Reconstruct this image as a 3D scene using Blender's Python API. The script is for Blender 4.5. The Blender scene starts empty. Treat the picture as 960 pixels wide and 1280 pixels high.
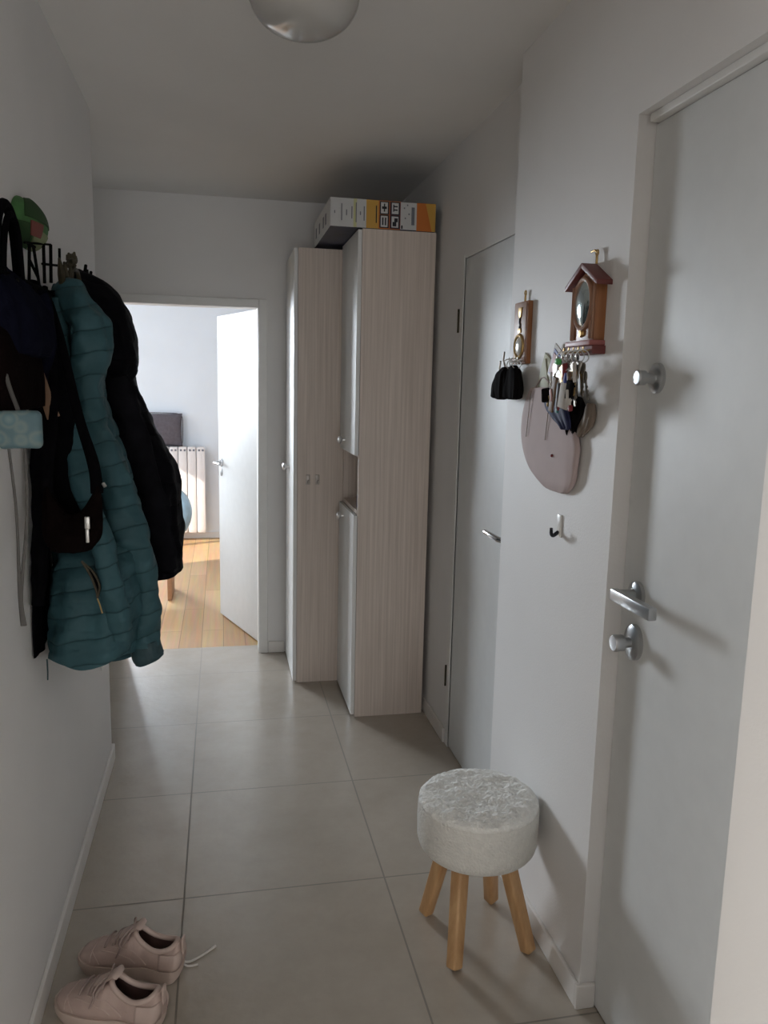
import bpy, bmesh, math, random
from mathutils import Vector, Matrix
from mathutils import noise as mnoise
random.seed(4)
PI = math.pi
SC = bpy.context.scene
COL = SC.collection

# ------------------------------------------------------------------ materials
def new_mat(name):
    m = bpy.data.materials.new(name); m.use_nodes = True
    nt = m.node_tree
    return m, nt, nt.nodes['Principled BSDF']

def plain(name, col, rough=.6, metal=0., noise=0., nscale=20., bump=0., bscale=60., sheen=0., coat=0.):
    m, nt, b = new_mat(name)
    b.inputs['Roughness'].default_value = rough
    b.inputs['Metallic'].default_value = metal
    if sheen: b.inputs['Sheen Weight'].default_value = sheen
    if coat: b.inputs['Coat Weight'].default_value = coat
    tc = nt.nodes.new('ShaderNodeTexCoord')
    n = nt.nodes.new('ShaderNodeTexNoise'); n.inputs['Scale'].default_value = nscale
    n.inputs['Detail'].default_value = 4
    nt.links.new(tc.outputs['Object'], n.inputs['Vector'])
    r = nt.nodes.new('ShaderNodeValToRGB')
    k = max(noise, .02)
    r.color_ramp.elements[0].position = .3; r.color_ramp.elements[1].position = .7
    r.color_ramp.elements[0].color = [c*(1-k) for c in col]+[1]
    r.color_ramp.elements[1].color = [min(1, c*(1+k)) for c in col]+[1]
    nt.links.new(n.outputs['Fac'], r.inputs['Fac'])
    nt.links.new(r.outputs['Color'], b.inputs['Base Color'])
    if bump:
        n2 = nt.nodes.new('ShaderNodeTexNoise'); n2.inputs['Scale'].default_value = bscale
        n2.inputs['Detail'].default_value = 3
        nt.links.new(tc.outputs['Object'], n2.inputs['Vector'])
        bp = nt.nodes.new('ShaderNodeBump'); bp.inputs['Strength'].default_value = bump
        bp.inputs['Distance'].default_value = .01
        nt.links.new(n2.outputs['Fac'], bp.inputs['Height'])
        nt.links.new(bp.outputs['Normal'], b.inputs['Normal'])
    return m

def grain(name, c0, c1, axis=2, fine=70., rough=.55, coarse=1.6, mid=.5):
    """streaky wood, grain running along an object axis"""
    m, nt, b = new_mat(name)
    b.inputs['Roughness'].default_value = rough
    tc = nt.nodes.new('ShaderNodeTexCoord')
    mp = nt.nodes.new('ShaderNodeMapping')
    s = [fine]*3; s[axis] = coarse
    mp.inputs['Scale'].default_value = s
    nt.links.new(tc.outputs['Object'], mp.inputs['Vector'])
    n = nt.nodes.new('ShaderNodeTexNoise'); n.inputs['Scale'].default_value = 1.
    n.inputs['Detail'].default_value = 6; n.inputs['Roughness'].default_value = .65
    nt.links.new(mp.outputs['Vector'], n.inputs['Vector'])
    r = nt.nodes.new('ShaderNodeValToRGB')
    r.color_ramp.elements[0].position = .28; r.color_ramp.elements[1].position = .72
    r.color_ramp.elements[0].color = list(c0)+[1]; r.color_ramp.elements[1].color = list(c1)+[1]
    nt.links.new(n.outputs['Fac'], r.inputs['Fac'])
    nt.links.new(r.outputs['Color'], b.inputs['Base Color'])
    return m

def math_node(nt, op, a, b_):
    n = nt.nodes.new('ShaderNodeMath'); n.operation = op
    for i, v in enumerate((a, b_)):
        if v is None: continue
        if isinstance(v, (int, float)): n.inputs[i].default_value = v
        else: nt.links.new(v, n.inputs[i])
    return n.outputs[0]

def grid_floor(name, c0, c1, gcol, x0, xs, y0, ys, gw, rough):
    m, nt, b = new_mat(name)
    g = nt.nodes.new('ShaderNodeNewGeometry')
    sp = nt.nodes.new('ShaderNodeSeparateXYZ'); nt.links.new(g.outputs['Position'], sp.inputs[0])
    def line(out, o, s):
        f = math_node(nt, 'SUBTRACT', out, o); f = math_node(nt, 'DIVIDE', f, s)
        f = math_node(nt, 'FRACT', f, None); f = math_node(nt, 'SUBTRACT', f, .5)
        f = math_node(nt, 'ABSOLUTE', f, None); f = math_node(nt, 'SUBTRACT', .5, f)
        f = math_node(nt, 'MULTIPLY', f, s)
        return math_node(nt, 'LESS_THAN', f, gw)
    k = math_node(nt, 'MAXIMUM', line(sp.outputs[0], x0, xs), line(sp.outputs[1], y0, ys))
    n = nt.nodes.new('ShaderNodeTexNoise'); n.inputs['Scale'].default_value = 5.
    n.inputs['Detail'].default_value = 8; n.inputs['Roughness'].default_value = .7
    nt.links.new(g.outputs['Position'], n.inputs['Vector'])
    r = nt.nodes.new('ShaderNodeValToRGB')
    r.color_ramp.elements[0].position = .3; r.color_ramp.elements[1].position = .7
    r.color_ramp.elements[0].color = list(c0)+[1]; r.color_ramp.elements[1].color = list(c1)+[1]
    nt.links.new(n.outputs['Fac'], r.inputs['Fac'])
    mx = nt.nodes.new('ShaderNodeMix'); mx.data_type = 'RGBA'
    nt.links.new(k, mx.inputs[0]); nt.links.new(r.outputs['Color'], mx.inputs[6])
    mx.inputs[7].default_value = list(gcol)+[1]
    nt.links.new(mx.outputs[2], b.inputs['Base Color'])
    rr = math_node(nt, 'MULTIPLY', k, .4); rr = math_node(nt, 'ADD', rr, rough)
    nt.links.new(rr, b.inputs['Roughness']); b.inputs['Specular IOR Level'].default_value = .95
    n2 = nt.nodes.new('ShaderNodeTexNoise'); n2.inputs['Scale'].default_value = 26.
    n2.inputs['Detail'].default_value = 3
    nt.links.new(g.outputs['Position'], n2.inputs['Vector'])
    bp = nt.nodes.new('ShaderNodeBump'); bp.inputs['Strength'].default_value = .1; bp.inputs['Distance'].default_value = .01
    nt.links.new(n2.outputs['Fac'], bp.inputs['Height']); nt.links.new(bp.outputs['Normal'], b.inputs['Normal'])
    return m

def parquet(name):
    m, nt, b = new_mat(name)
    g = nt.nodes.new('ShaderNodeNewGeometry')
    mp = nt.nodes.new('ShaderNodeMapping'); mp.inputs['Rotation'].default_value = (0, 0, PI/2)
    nt.links.new(g.outputs['Position'], mp.inputs['Vector'])
    br = nt.nodes.new('ShaderNodeTexBrick')
    br.inputs['Scale'].default_value = 1.; br.inputs['Brick Width'].default_value = .95
    br.inputs['Row Height'].default_value = .125; br.inputs['Mortar Size'].default_value = .0018
    br.inputs['Color1'].default_value = (.50, .295, .135, 1); br.inputs['Color2'].default_value = (.62, .40, .20, 1)
    br.inputs['Mortar'].default_value = (.25, .14, .06, 1)
    nt.links.new(mp.outputs['Vector'], br.inputs['Vector'])
    mp2 = nt.nodes.new('ShaderNodeMapping'); mp2.inputs['Scale'].default_value = (40, 2, 40)
    nt.links.new(g.outputs['Position'], mp2.inputs['Vector'])
    n = nt.nodes.new('ShaderNodeTexNoise'); n.inputs['Scale'].default_value = 1; n.inputs['Detail'].default_value = 5
    nt.links.new(mp2.outputs['Vector'], n.inputs['Vector'])
    mx = nt.nodes.new('ShaderNodeMix'); mx.data_type = 'RGBA'; mx.blend_type = 'OVERLAY'
    mx.inputs[0].default_value = .35
    nt.links.new(br.outputs['Color'], mx.inputs[6]); nt.links.new(n.outputs['Color'], mx.inputs[7])
    nt.links.new(mx.outputs[2], b.inputs['Base Color'])
    b.inputs['Roughness'].default_value = .38
    return m

M = {}
M['wall'] = plain('wall_paint', (.80, .785, .775), .62, noise=.012, nscale=3, bump=.06, bscale=180)
M['wallbed'] = plain('bedroom_paint', (.80, .845, .90), .7, noise=.01, nscale=3)
M['ceil'] = plain('ceiling_paint', (.76, .745, .725), .8, noise=.012, nscale=3)
M['tile'] = grid_floor('floor_tile', (.40, .350, .292), (.465, .412, .352), (.20, .175, .145), -.121, .6, 2.172, .6115, .0026, .27)
M['parquet'] = parquet('oak_parquet')
M['base'] = plain('baseboard_white', (.80, .77, .74), .4)
M['door'] = plain('door_white', (.69, .70, .695), .5, noise=.01)
M['trim'] = plain('trim_white', (.80, .79, .77), .42)
M['oakpale'] = grain('bleached_wood', (.56, .472, .410), (.80, .70, .627), 2, 100., .5)
M['cabwhite'] = plain('cabinet_white', (.80, .80, .785), .45)
M['dark'] = plain('dark_gap', (.015, .014, .013), .8)
M['chrome'] = plain('chrome', (.62, .62, .63), .22, 1.)
M['steel'] = plain('satin_steel', (.50, .51, .52), .33, 1.)
M['knob'] = plain('knob_silver', (.75, .75, .75), .3, .7)
M['teal'] = plain('teal_quilt', (.022, .088, .100), .62, noise=.10, nscale=10, bump=.35, bscale=45, sheen=.15)
M['teal2'] = plain('teal_dark_quilt', (.021, .055, .066), .65, noise=.1, nscale=10, bump=.3, bscale=45)
M['black'] = plain('black_cloth', (.0035, .0033, .0042), .8, noise=.2, bump=.3, bscale=80)
M['blackp'] = plain('black_puffer', (.004, .0037, .0055), .65, noise=.2, bump=.35, bscale=50)
M['char'] = plain('charcoal_cloth', (.009, .0087, .011), .75, noise=.2, bump=.3, bscale=80)
M['navy'] = plain('navy_cloth', (.0052, .0058, .013), .8, noise=.2, bump=.3, bscale=70)
M['brownblack'] = plain('dark_brown_leather', (.0055, .0032, .003), .6, noise=.25, bump=.3, bscale=90)
M['iron'] = plain('wrought_iron', (.006, .006, .006), .7)
M['green'] = plain('green_knit', (.045, .135, .04), .85, noise=.3, nscale=18, bump=.3)
M['dgreen'] = plain('dark_green', (.016, .05, .012), .85)
M['paleg'] = plain('pale_green', (.22, .26, .13), .85)
M['redpatch'] = plain('red_patch', (.17, .05, .04), .8)
M['bronze'] = plain('olive_bronze', (.045, .036, .018), .6, .2, noise=.35, nscale=60)
M['orange'] = plain('orange_bead', (.5, .19, .05), .5)
M['tan'] = plain('tan_leather', (.21, .125, .075), .65)
M['strap'] = plain('grey_strap', (.085, .08, .076), .7)
M['silver'] = plain('silver', (.55, .54, .52), .38, .8)
M['brass'] = plain('brass', (.45, .30, .12), .42, .85)
M['plaque'] = grain('reddish_brown_wood', (.22, .085, .032), (.36, .15, .06), 2, 60, .4)
M['plaqueface'] = grain('brown_wood_face', (.26, .125, .07), (.36, .19, .115), 2, 60, .45)
M['roof'] = plain('dark_red_paint', (.16, .04, .036), .5)
M['roofpink'] = plain('dusty_red_paint', (.33, .11, .10), .5)
M['dial'] = plain('dial_silver', (.55, .62, .62), .12, .85)
M['dialw'] = plain('dial_white', (.75, .73, .68), .2, .3)
M['pinkbag'] = plain('pale_mauve_cloth', (.50, .40, .39), .8, noise=.05, nscale=12)
M['navypouch'] = plain('navy_pouch', (.022, .028, .085), .75, noise=.15)
M['taupe'] = plain('taupe_pouch', (.20, .155, .12), .7)
M['plum'] = plain('black_key_cloth', (.008, .007, .007), .6)
M['red'] = plain('deep_red', (.20, .02, .025), .55)
M['blue'] = plain('royal_blue', (.05, .07, .28), .5)
M['kgreen'] = plain('bright_green', (.09, .42, .12), .5)
M['kwhite'] = plain('off_white', (.50, .465, .43), .55)
M['kpink'] = plain('dusty_pink', (.48, .28, .27), .6)
M['ktan'] = plain('brown_leather_tag', (.15, .09, .055), .6)
M['kteal'] = plain('teal_tag', (.03, .16, .16), .5)
M['cream'] = plain('cream_green_card', (.55, .55, .42), .7)
M['keysteel'] = plain('key_steel', (.30, .275, .24), .45, .85)
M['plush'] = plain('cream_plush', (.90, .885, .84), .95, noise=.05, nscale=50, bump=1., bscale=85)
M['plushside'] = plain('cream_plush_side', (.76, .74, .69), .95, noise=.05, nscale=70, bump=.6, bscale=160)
M['pine'] = grain('pine_leg', (.40, .205, .082), (.64, .40, .20), 2, 28, .5, 2.5)
M['knot'] = plain('pine_knot', (.16, .065, .025), .6)
M['shoe'] = plain('blush_leather', (.49, .365, .32), .6, noise=.06, nscale=30, bump=.1, bscale=150)
M['shoe2'] = plain('blush_overlay', (.54, .415, .365), .5, noise=.05)
M['sole'] = plain('blush_sole', (.54, .425, .365), .7, noise=.05)
M['lining'] = plain('shoe_lining', (.15, .085, .075), .9)
M['lace'] = plain('shoe_lace', (.36, .275, .245), .85)  # darkened so the colour carries the shadow gaps between the laces
M['lacew'] = plain('white_lace', (.68, .64, .60), .8)
M['lampglass'] = plain('frosted_glass', (.46, .445, .42), .2, 0., coat=.7)
M['radiator'] = plain('radiator_enamel', (.82, .77, .75), .35)
M['cushion'] = plain('grey_cushion', (.115, .10, .115), .85, noise=.12, nscale=40, bump=.3, bscale=120)
M['bluebag'] = plain('pale_blue_plastic', (.42, .57, .66), .3, noise=.12, nscale=14, bump=.5, bscale=20)
M['bench'] = grain('reddish_bench_wood', (.33, .15, .075), (.45, .235, .12), 0, 40, .5)
M['boxblue'] = plain('box_navy', (.024, .030, .065), .4, noise=.5, nscale=7)
M['boxwhite'] = plain('box_white', (.60, .60, .60), .45)
M['boxyel'] = plain('box_yellow', (.62, .35, .06), .45)
M['boxora'] = plain('box_orange', (.58, .17, .025), .45)
M['boxlime'] = plain('box_lime', (.58, .58, .30), .45)
M['boxred'] = plain('box_brown_red', (.20, .035, .022), .45)
M['ink'] = plain('ink', (.015, .015, .022), .6)
M['inkg'] = plain('ink_grey', (.16, .17, .20), .6)
M['plastic'] = plain('socket_plastic', (.78, .77, .74), .35)
M['clear'] = plain('milky_hook', (.52, .47, .43), .25)

for k in ('iron', 'black', 'blackp', 'char', 'navy', 'brownblack', 'plum'):
    M[k].node_tree.nodes['Principled BSDF'].inputs['Specular IOR Level'].default_value = .02; M[k].node_tree.nodes['Principled BSDF'].inputs['Roughness'].default_value = .9
# quilted shell: stitched rows run round the coat
def quilted(name, col, row, tilt, spec=.25):
    m = plain(name, col, .62, noise=.16, nscale=9, bump=.5, bscale=24)
    nt = m.node_tree; b = nt.nodes['Principled BSDF']; b.inputs['Specular IOR Level'].default_value = spec
    tc = nt.nodes.new('ShaderNodeTexCoord')
    n = nt.nodes.new('ShaderNodeTexNoise'); n.inputs['Scale'].default_value = 9; n.inputs['Detail'].default_value = 2
    nt.links.new(tc.outputs['Object'], n.inputs['Vector'])
    sp = nt.nodes.new('ShaderNodeSeparateXYZ'); nt.links.new(tc.outputs['Object'], sp.inputs[0])
    u = math_node(nt, 'ADD', sp.outputs[2], math_node(nt, 'MULTIPLY', sp.outputs[0], tilt))
    u = math_node(nt, 'ADD', u, math_node(nt, 'MULTIPLY', n.outputs['Fac'], .035))
    f = math_node(nt, 'FRACT', math_node(nt, 'DIVIDE', u, row), None)
    d = math_node(nt, 'SUBTRACT', .5, math_node(nt, 'ABSOLUTE', math_node(nt, 'SUBTRACT', f, .5), None))
    k = math_node(nt, 'MINIMUM', math_node(nt, 'MULTIPLY', d, 16.), 1.)
    hgt = math_node(nt, 'POWER', math_node(nt, 'MULTIPLY', d, 2.), .35)
    old = b.inputs['Normal'].links[0].from_node
    bp = nt.nodes.new('ShaderNodeBump'); bp.inputs['Strength'].default_value = .7; bp.inputs['Distance'].default_value = .010
    nt.links.new(hgt, bp.inputs['Height']); nt.links.new(old.outputs['Normal'], bp.inputs['Normal'])
    nt.links.new(bp.outputs['Normal'], b.inputs['Normal'])
    src = b.inputs['Base Color'].links[0].from_socket
    mx = nt.nodes.new('ShaderNodeMix'); mx.data_type = 'RGBA'
    mx.inputs[6].default_value = [c*.62 for c in col]+[1]
    st_ = math_node(nt, 'ADD', .25, math_node(nt, 'MULTIPLY', k, .75))
    nt.links.new(st_, mx.inputs[0]); nt.links.new(src, mx.inputs[7])
    nt.links.new(mx.outputs[2], b.inputs['Base Color'])
    return m
M['teal'] = quilted('teal_quilt', (.034, .088, .104), .056, -.22)
M['blackp'] = quilted('black_puffer', (.004, .0037, .0055), .07, .2, .03)
# pale blue pouch with a soft ring-shaped print
def pouch_mat():
    m, nt, b = new_mat('pale_blue_print')
    tc = nt.nodes.new('ShaderNodeTexCoord')
    v = nt.nodes.new('ShaderNodeTexVoronoi'); v.inputs['Scale'].default_value = 32.
    nt.links.new(tc.outputs['Object'], v.inputs['Vector'])
    r = nt.nodes.new('ShaderNodeValToRGB')
    e = r.color_ramp.elements
    e[0].position = 0; e[0].color = (.20, .27, .26, 1)
    e[1].position = 1; e[1].color = (.085, .145, .165, 1)
    x = e.new(.3); x.color = (.11, .19, .215, 1)
    x = e.new(.45); x.color = (.17, .225, .22, 1)
    x = e.new(.6); x.color = (.10, .17, .195, 1)
    nt.links.new(v.outputs['Distance'], r.inputs['Fac'])
    nt.links.new(r.outputs['Color'], b.inputs['Base Color']); b.inputs['Roughness'].default_value = .7
    return m
M['pouch'] = pouch_mat()

# ------------------------------------------------------------------ helpers
class MB:
    def __init__(self): self.bm = bmesh.new()
    def _join(self, b, mi=0):
        for f in b.faces: f.material_index = mi
        me = bpy.data.meshes.new('t'); b.to_mesh(me); b.free()
        self.bm.from_mesh(me); bpy.data.meshes.remove(me)
        return self
    def box(self, lo, hi, bev=0., mi=0, rot=None, seg=2):
        b = bmesh.new(); bmesh.ops.create_cube(b, size=1)
        c = [(lo[i]+hi[i])/2 for i in range(3)]; s = [abs(hi[i]-lo[i]) for i in range(3)]
        for v in b.verts: v.co = Vector([v.co[i]*s[i] for i in range(3)])
        if bev: bmesh.ops.bevel(b, geom=b.edges[:], offset=bev, segments=seg, affect='EDGES', profile=.5)
        mt = Matrix.Translation(c)
        if rot: mt = mt @ rot.to_4x4()
        b.transform(mt)
        return self._join(b, mi)
    def prism(self, pts, d, mi=0, bev=0.):
        """polygon (3-D points) swept along vector d"""
        b = bmesh.new(); d = Vector(d)
        a = [b.verts.new(p) for p in pts]; f = b.faces.new(a)
        r = bmesh.ops.extrude_face_region(b, geom=[f])
        for g in r['geom']:
            if isinstance(g, bmesh.types.BMVert): g.co += d
        bmesh.ops.recalc_face_normals(b, faces=b.faces[:])
        if bev: bmesh.ops.bevel(b, geom=b.edges[:], offset=bev, segments=2, affect='EDGES', profile=.5)
        return self._join(b, mi)
    def tube(self, pts, rad, n=10, mi=0, cap=True, flat=None, puff=0., pq=.05, sub=0, wr=0.):
        pts = [Vector(p) for p in pts]
        if not hasattr(rad, '__len__'): rad = [rad]*len(pts)
        if sub:
            P, Rr = [], []
            N = len(pts)
            for i in range(N-1):
                p0 = pts[max(i-1, 0)]; p1 = pts[i]; p2 = pts[i+1]; p3 = pts[min(i+2, N-1)]
                for k in range(sub):
                    t = k/sub
                    P.append(.5*((2*p1)+(p2-p0)*t+(2*p0-5*p1+4*p2-p3)*t*t+(3*p1-p0-3*p2+p3)*t**3))
                    tt = t*t*(3-2*t); Rr.append(rad[i]*(1-tt)+rad[i+1]*tt)
            P.append(pts[-1]); Rr.append(rad[-1]); pts, rad = P, Rr
        b = bmesh.new(); rings = []
        t0 = (pts[1]-pts[0]).normalized()
        up = Vector((0, 0, 1)) if abs(t0.z) < .9 else Vector((1, 0, 0))
        if flat: up = Vector(flat[0])
        L = 0.
        for i, p in enumerate(pts):
            t = (pts[min(i+1, len(pts)-1)]-pts[max(i-1, 0)])
            t = t.normalized() if t.length > 1e-9 else t0
            if i: L += (p-pts[i-1]).length
            s = t.cross(up)
            s = s.normalized() if s.length > 1e-6 else t.orthogonal().normalized()
            u = s.cross(t).normalized()
            if not flat: up = u
            q = 1.+puff*(abs(math.sin(PI*L/pq))**.55-1) if puff else 1.
            ring = []
            for k in range(n):
                a = 2*PI*k/n
                rs, ru = (rad[i], rad[i]) if not flat else (rad[i], rad[i]*flat[1])
                w = 1.
                if puff: w = 1+.05*math.sin(3*a+L*23)+.035*math.sin(5*a-L*31)
                o_ = (s*math.cos(a)*rs+u*math.sin(a)*ru)
                pp = p+o_*q*w
                if wr: pp += o_.normalized()*wr*(mnoise.noise(pp*11)+.7*mnoise.noise(pp*25)-.5*abs(mnoise.noise(pp*17+Vector((3, 1, 2)))))
                ring.append(b.verts.new(pp))
            rings.append(ring)
        for i in range(len(rings)-1):
            for k in range(n):
                b.faces.new((rings[i][k], rings[i][(k+1) % n], rings[i+1][(k+1) % n], rings[i+1][k]))
        if cap:
            b.faces.new(list(reversed(rings[0]))); b.faces.new(rings[-1])
        bmesh.ops.recalc_face_normals(b, faces=b.faces[:])
        return self._join(b, mi)
    def lathe(self, prof, c, axis=(0, 0, 1), n=32, mi=0, sx=1., sy=1.):
        """prof: (radius, height) list along axis from centre c"""
        b = bmesh.new(); rings = []
        ax = Vector(axis).normalized()
        q = Vector((0, 0, 1)).rotation_difference(ax)
        for r, h in prof:
            if r < 1e-6:
                rings.append([b.verts.new(Vector(c)+q @ Vector((0, 0, h)))]); continue
            rings.append([b.verts.new(Vector(c)+q @ Vector((r*sx*math.cos(2*PI*k/n), r*sy*math.sin(2*PI*k/n), h))) for k in range(n)])
        for i in range(len(rings)-1):
            A, B = rings[i], rings[i+1]
            for k in range(n):
                k2 = (k+1) % n
                if len(A) == 1 and len(B) == 1: continue
                if len(A) == 1: b.faces.new((A[0], B[k2], B[k]))
                elif len(B) == 1: b.faces.new((A[k], A[k2], B[0]))
                else: b.faces.new((A[k], A[k2], B[k2], B[k]))
        if len(rings[0]) > 1: b.faces.new(list(reversed(rings[0])))
        if len(rings[-1]) > 1: b.faces.new(rings[-1])
        bmesh.ops.recalc_face_normals(b, faces=b.faces[:])
        return self._join(b, mi)
    def torus(self, c, R, r, axis=(0, 0, 1), n=28, m=8, a0=0., a1=2*PI, mi=0, sx=1., sy=1.):
        q = Vector((0, 0, 1)).rotation_difference(Vector(axis).normalized())
        full = abs(a1-a0-2*PI) < 1e-6
        pts = [Vector(c)+q @ Vector((R*sx*math.cos(a0+(a1-a0)*k/n), R*sy*math.sin(a0+(a1-a0)*k/n), 0)) for k in range(n+1)]
        return self.tube(pts, r, m, mi, cap=not full)
    def garment(self, prof, p=2.5, n=84, dz=.009, quilt=0., qs=.06, tilt=.12, fold=0., hem=None, clamp=None, seed=0., mi=0, hollow=True, wr=0.):
        """soft hanging cloth: rings (z,x0,x1,y0,y1) interpolated and puffed"""
        prof = sorted(prof, key=lambda a: -a[0])
        zs = []
        z = prof[0][0]
        while z > prof[-1][0]+dz*.5: zs.append(z); z -= dz
        zs.append(prof[-1][0])
        def at(z):
            for i in range(len(prof)-1):
                a, c = prof[i], prof[i+1]
                if a[0] >= z >= c[0]-1e-9:
                    t = (a[0]-z)/max(1e-9, a[0]-c[0])
                    pa = prof[max(i-1, 0)]; pc = prof[min(i+2, len(prof)-1)]
                    o = []
                    for k in range(1, 5):
                        m0 = (c[k]-pa[k])/max(1e-6, pa[0]-c[0])*(a[0]-c[0]); m1 = (pc[k]-a[k])/max(1e-6, a[0]-pc[0])*(a[0]-c[0])
                        o.append((2*t**3-3*t*t+1)*a[k]+(t**3-2*t*t+t)*m0+(-2*t**3+3*t*t)*c[k]+(t**3-t*t)*m1)
                    return o
            return list(prof[-1][1:])
        b = bmesh.new(); rings = []
        H = prof[0][0]-prof[-1][0]
        def ring(z, shrink=1., dzz=0., amp=1.):
            x0, x1, y0, y1 = at(z)
            cx, cy, ax, ay = (x0+x1)/2, (y0+y1)/2, abs(x1-x0)/2, abs(y1-y0)/2
            out = []
            u = (prof[0][0]-z)/H
            for k in range(n):
                a = 2*PI*k/n; c, s = math.cos(a), math.sin(a)
                ex = math.copysign(abs(c)**(2/p), c); ey = math.copysign(abs(s)**(2/p), s)
                d = 0.
                if quilt:
                    ph = z+tilt*(ey*ay)+.006*math.sin(a*4+seed+z*20)
                    d += quilt*(abs(math.sin(PI*ph/qs))**.5-1)*amp
                if fold:
                    d += fold*amp*(.25+.75*u)*(math.sin(5*a+seed+3*math.sin(z*7+seed))+.6*math.sin(9*a-seed*2+z*9)+.4*math.sin(14*a+z*15+seed))
                if wr:
                    q_ = Vector((cx+ex*ax, cy+ey*ay, z*.6+seed))
                    d += wr*amp*(mnoise.noise(q_*11)+.7*mnoise.noise(q_*24)-.6*abs(mnoise.noise(q_*16+Vector((3, 1, 2)))))
                X = cx+ex*ax*shrink+c*d; Y = cy+ey*ay*shrink+s*d; Z = z+dzz
                if hem: Z += hem(X, Y, u)
                if clamp is not None: X = max(X, clamp) if clamp < 0 else min(X, clamp)
                out.append(b.verts.new((X, Y, Z)))
            return out
        rings.append(ring(zs[0], .45, .004)); rings.append(ring(zs[0], .8, .003))
        for z in zs: rings.append(ring(z))
        if hollow:
            rings.append(ring(zs[-1], .93, .0)); rings.append(ring(zs[-1], .88, min(.05, H*.2)))
        else:
            rings.append(ring(zs[-1], .75, -.004)); rings.append(ring(zs[-1], .4, -.006))
        for i in range(len(rings)-1):
            for k in range(n):
                b.faces.new((rings[i][k], rings[i][(k+1) % n], rings[i+1][(k+1) % n], rings[i+1][k]))
        b.faces.new(list(reversed(rings[0]))); b.faces.new(rings[-1])
        bmesh.ops.recalc_face_normals(b, faces=b.faces[:])
        return self._join(b, mi)
    def build(self, name, mats, parent=None, smooth=True, label=None, angle=40):
        me = bpy.data.meshes.new(name)
        bm = self.bm
        for f in bm.faces: f.smooth = smooth
        if smooth:
            bm.normal_update(); lim = math.radians(angle)
            for e in bm.edges:
                if len(e.link_faces) == 2 and e.calc_face_angle(0) > lim: e.smooth = False
        org = Vector((0, 0, 0))
        if parent is not None:
            org = parent.matrix_world.translation if False else Vector(parent.get('_w', (0, 0, 0)))
        bm.to_mesh(me); bm.free()
        o = bpy.data.objects.new(name, me)
        for m in (mats if isinstance(mats, (list, tuple)) else [mats]): me.materials.append(M[m])
        COL.objects.link(o)
        if parent is not None:
            o.parent = parent
            me.transform(Matrix.Translation(-org))
            W[o.name] = org
            o['_w'] = list(org)
        if label: o['label'] = label
        return o
W = {}

def thing(name, loc, label, cat, group=None):
    """Empty at the base; its parts are modelled in world coordinates and moved under it"""
    o = bpy.data.objects.new(name, None); COL.objects.link(o)
    o.location = loc; o['_w'] = list(loc); o.empty_display_size = .05
    o['label'] = label; o['category'] = cat
    if group: o['group'] = group
    return o
def tag(o, label, cat, group=None):
    o['label'] = label; o['category'] = cat
    if group: o['group'] = group
    return o
def struct(o): o['kind'] = 'structure'; return o

# ------------------------------------------------------------------ setting
CZ = 2.43
def S(name, boxes, mat, bev=0.):
    m = MB()
    for lo, hi in boxes: m.box(lo, hi, bev)
    return struct(m.build(name, mat, smooth=False))

XL, XN, XF = -.44, .845, .92            # left wall, near right wall, far right wall
YB = 4.30                               # hall face of the back wall
S('floor', [((-3.1, -3.1, -.1), (1.1, 4.43, 0))], 'tile')
S('floor_bedroom', [((-3.1, 4.43, -.1), (1.4, 7.8, 0))], 'parquet')
S('ceiling', [((-3.1, -3.1, CZ), (1.4, 7.8, CZ+.1))], 'ceil')
S('wall_left', [((-.58, .35, 0), (XL, 3.10, CZ)), ((-1.5, 2.98, 0), (-.58, 3.10, CZ)), ((-1.6, 2.98, 0), (-1.5, YB, CZ))], 'wall')
S('wall_back', [((-1.6, YB, 0), (-.55, 4.43, CZ)), ((.205, YB, 0), (1.1, 4.43, CZ)), ((-.55, YB, 1.90), (.205, 4.43, CZ))], 'wall')
S('wall_right', [((XF, 3.0, 0), (1.05, YB, CZ)), ((XF, 2.23, 1.985), (1.05, 3.0, CZ)),
                 ((XN, 1.586, 0), (1.05, 2.275, CZ)), ((XN, .70, 2.06), (1.05, 1.586, CZ))], 'wall')
S('wall_right_near', [((.575, -3.1, 0), (1.05, .748, CZ))], 'wall')
S('wall_door_backing', [((.95, .70, 0), (1.05, 1.586, 2.06)), ((1.0, 2.275, 0), (1.05, 3.0, 1.985))], 'wall')
S('wall_rear', [((-3.1, -3.1, 0), (-.75, -3.0, CZ)), ((.40, -3.1, 0), (.575, -3.0, CZ)), ((-.75, -3.1, 0), (.40, -3.0, .08)), ((-.75, -3.1, 2.0), (.40, -3.0, CZ))], 'wall')
S('wall_side_room', [((-3.1, -3.0, 0), (-3.0, -1.7, CZ)), ((-3.1, -.4, 0), (-3.0, .47, CZ)), ((-3.1, -1.7, 0), (-3.0, -.4, .8)), ((-3.1, -1.7, 2.2), (-3.0, -.4, CZ)), ((-3.0, .35, 0), (-.58, .47, CZ))], 'wall')
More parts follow.
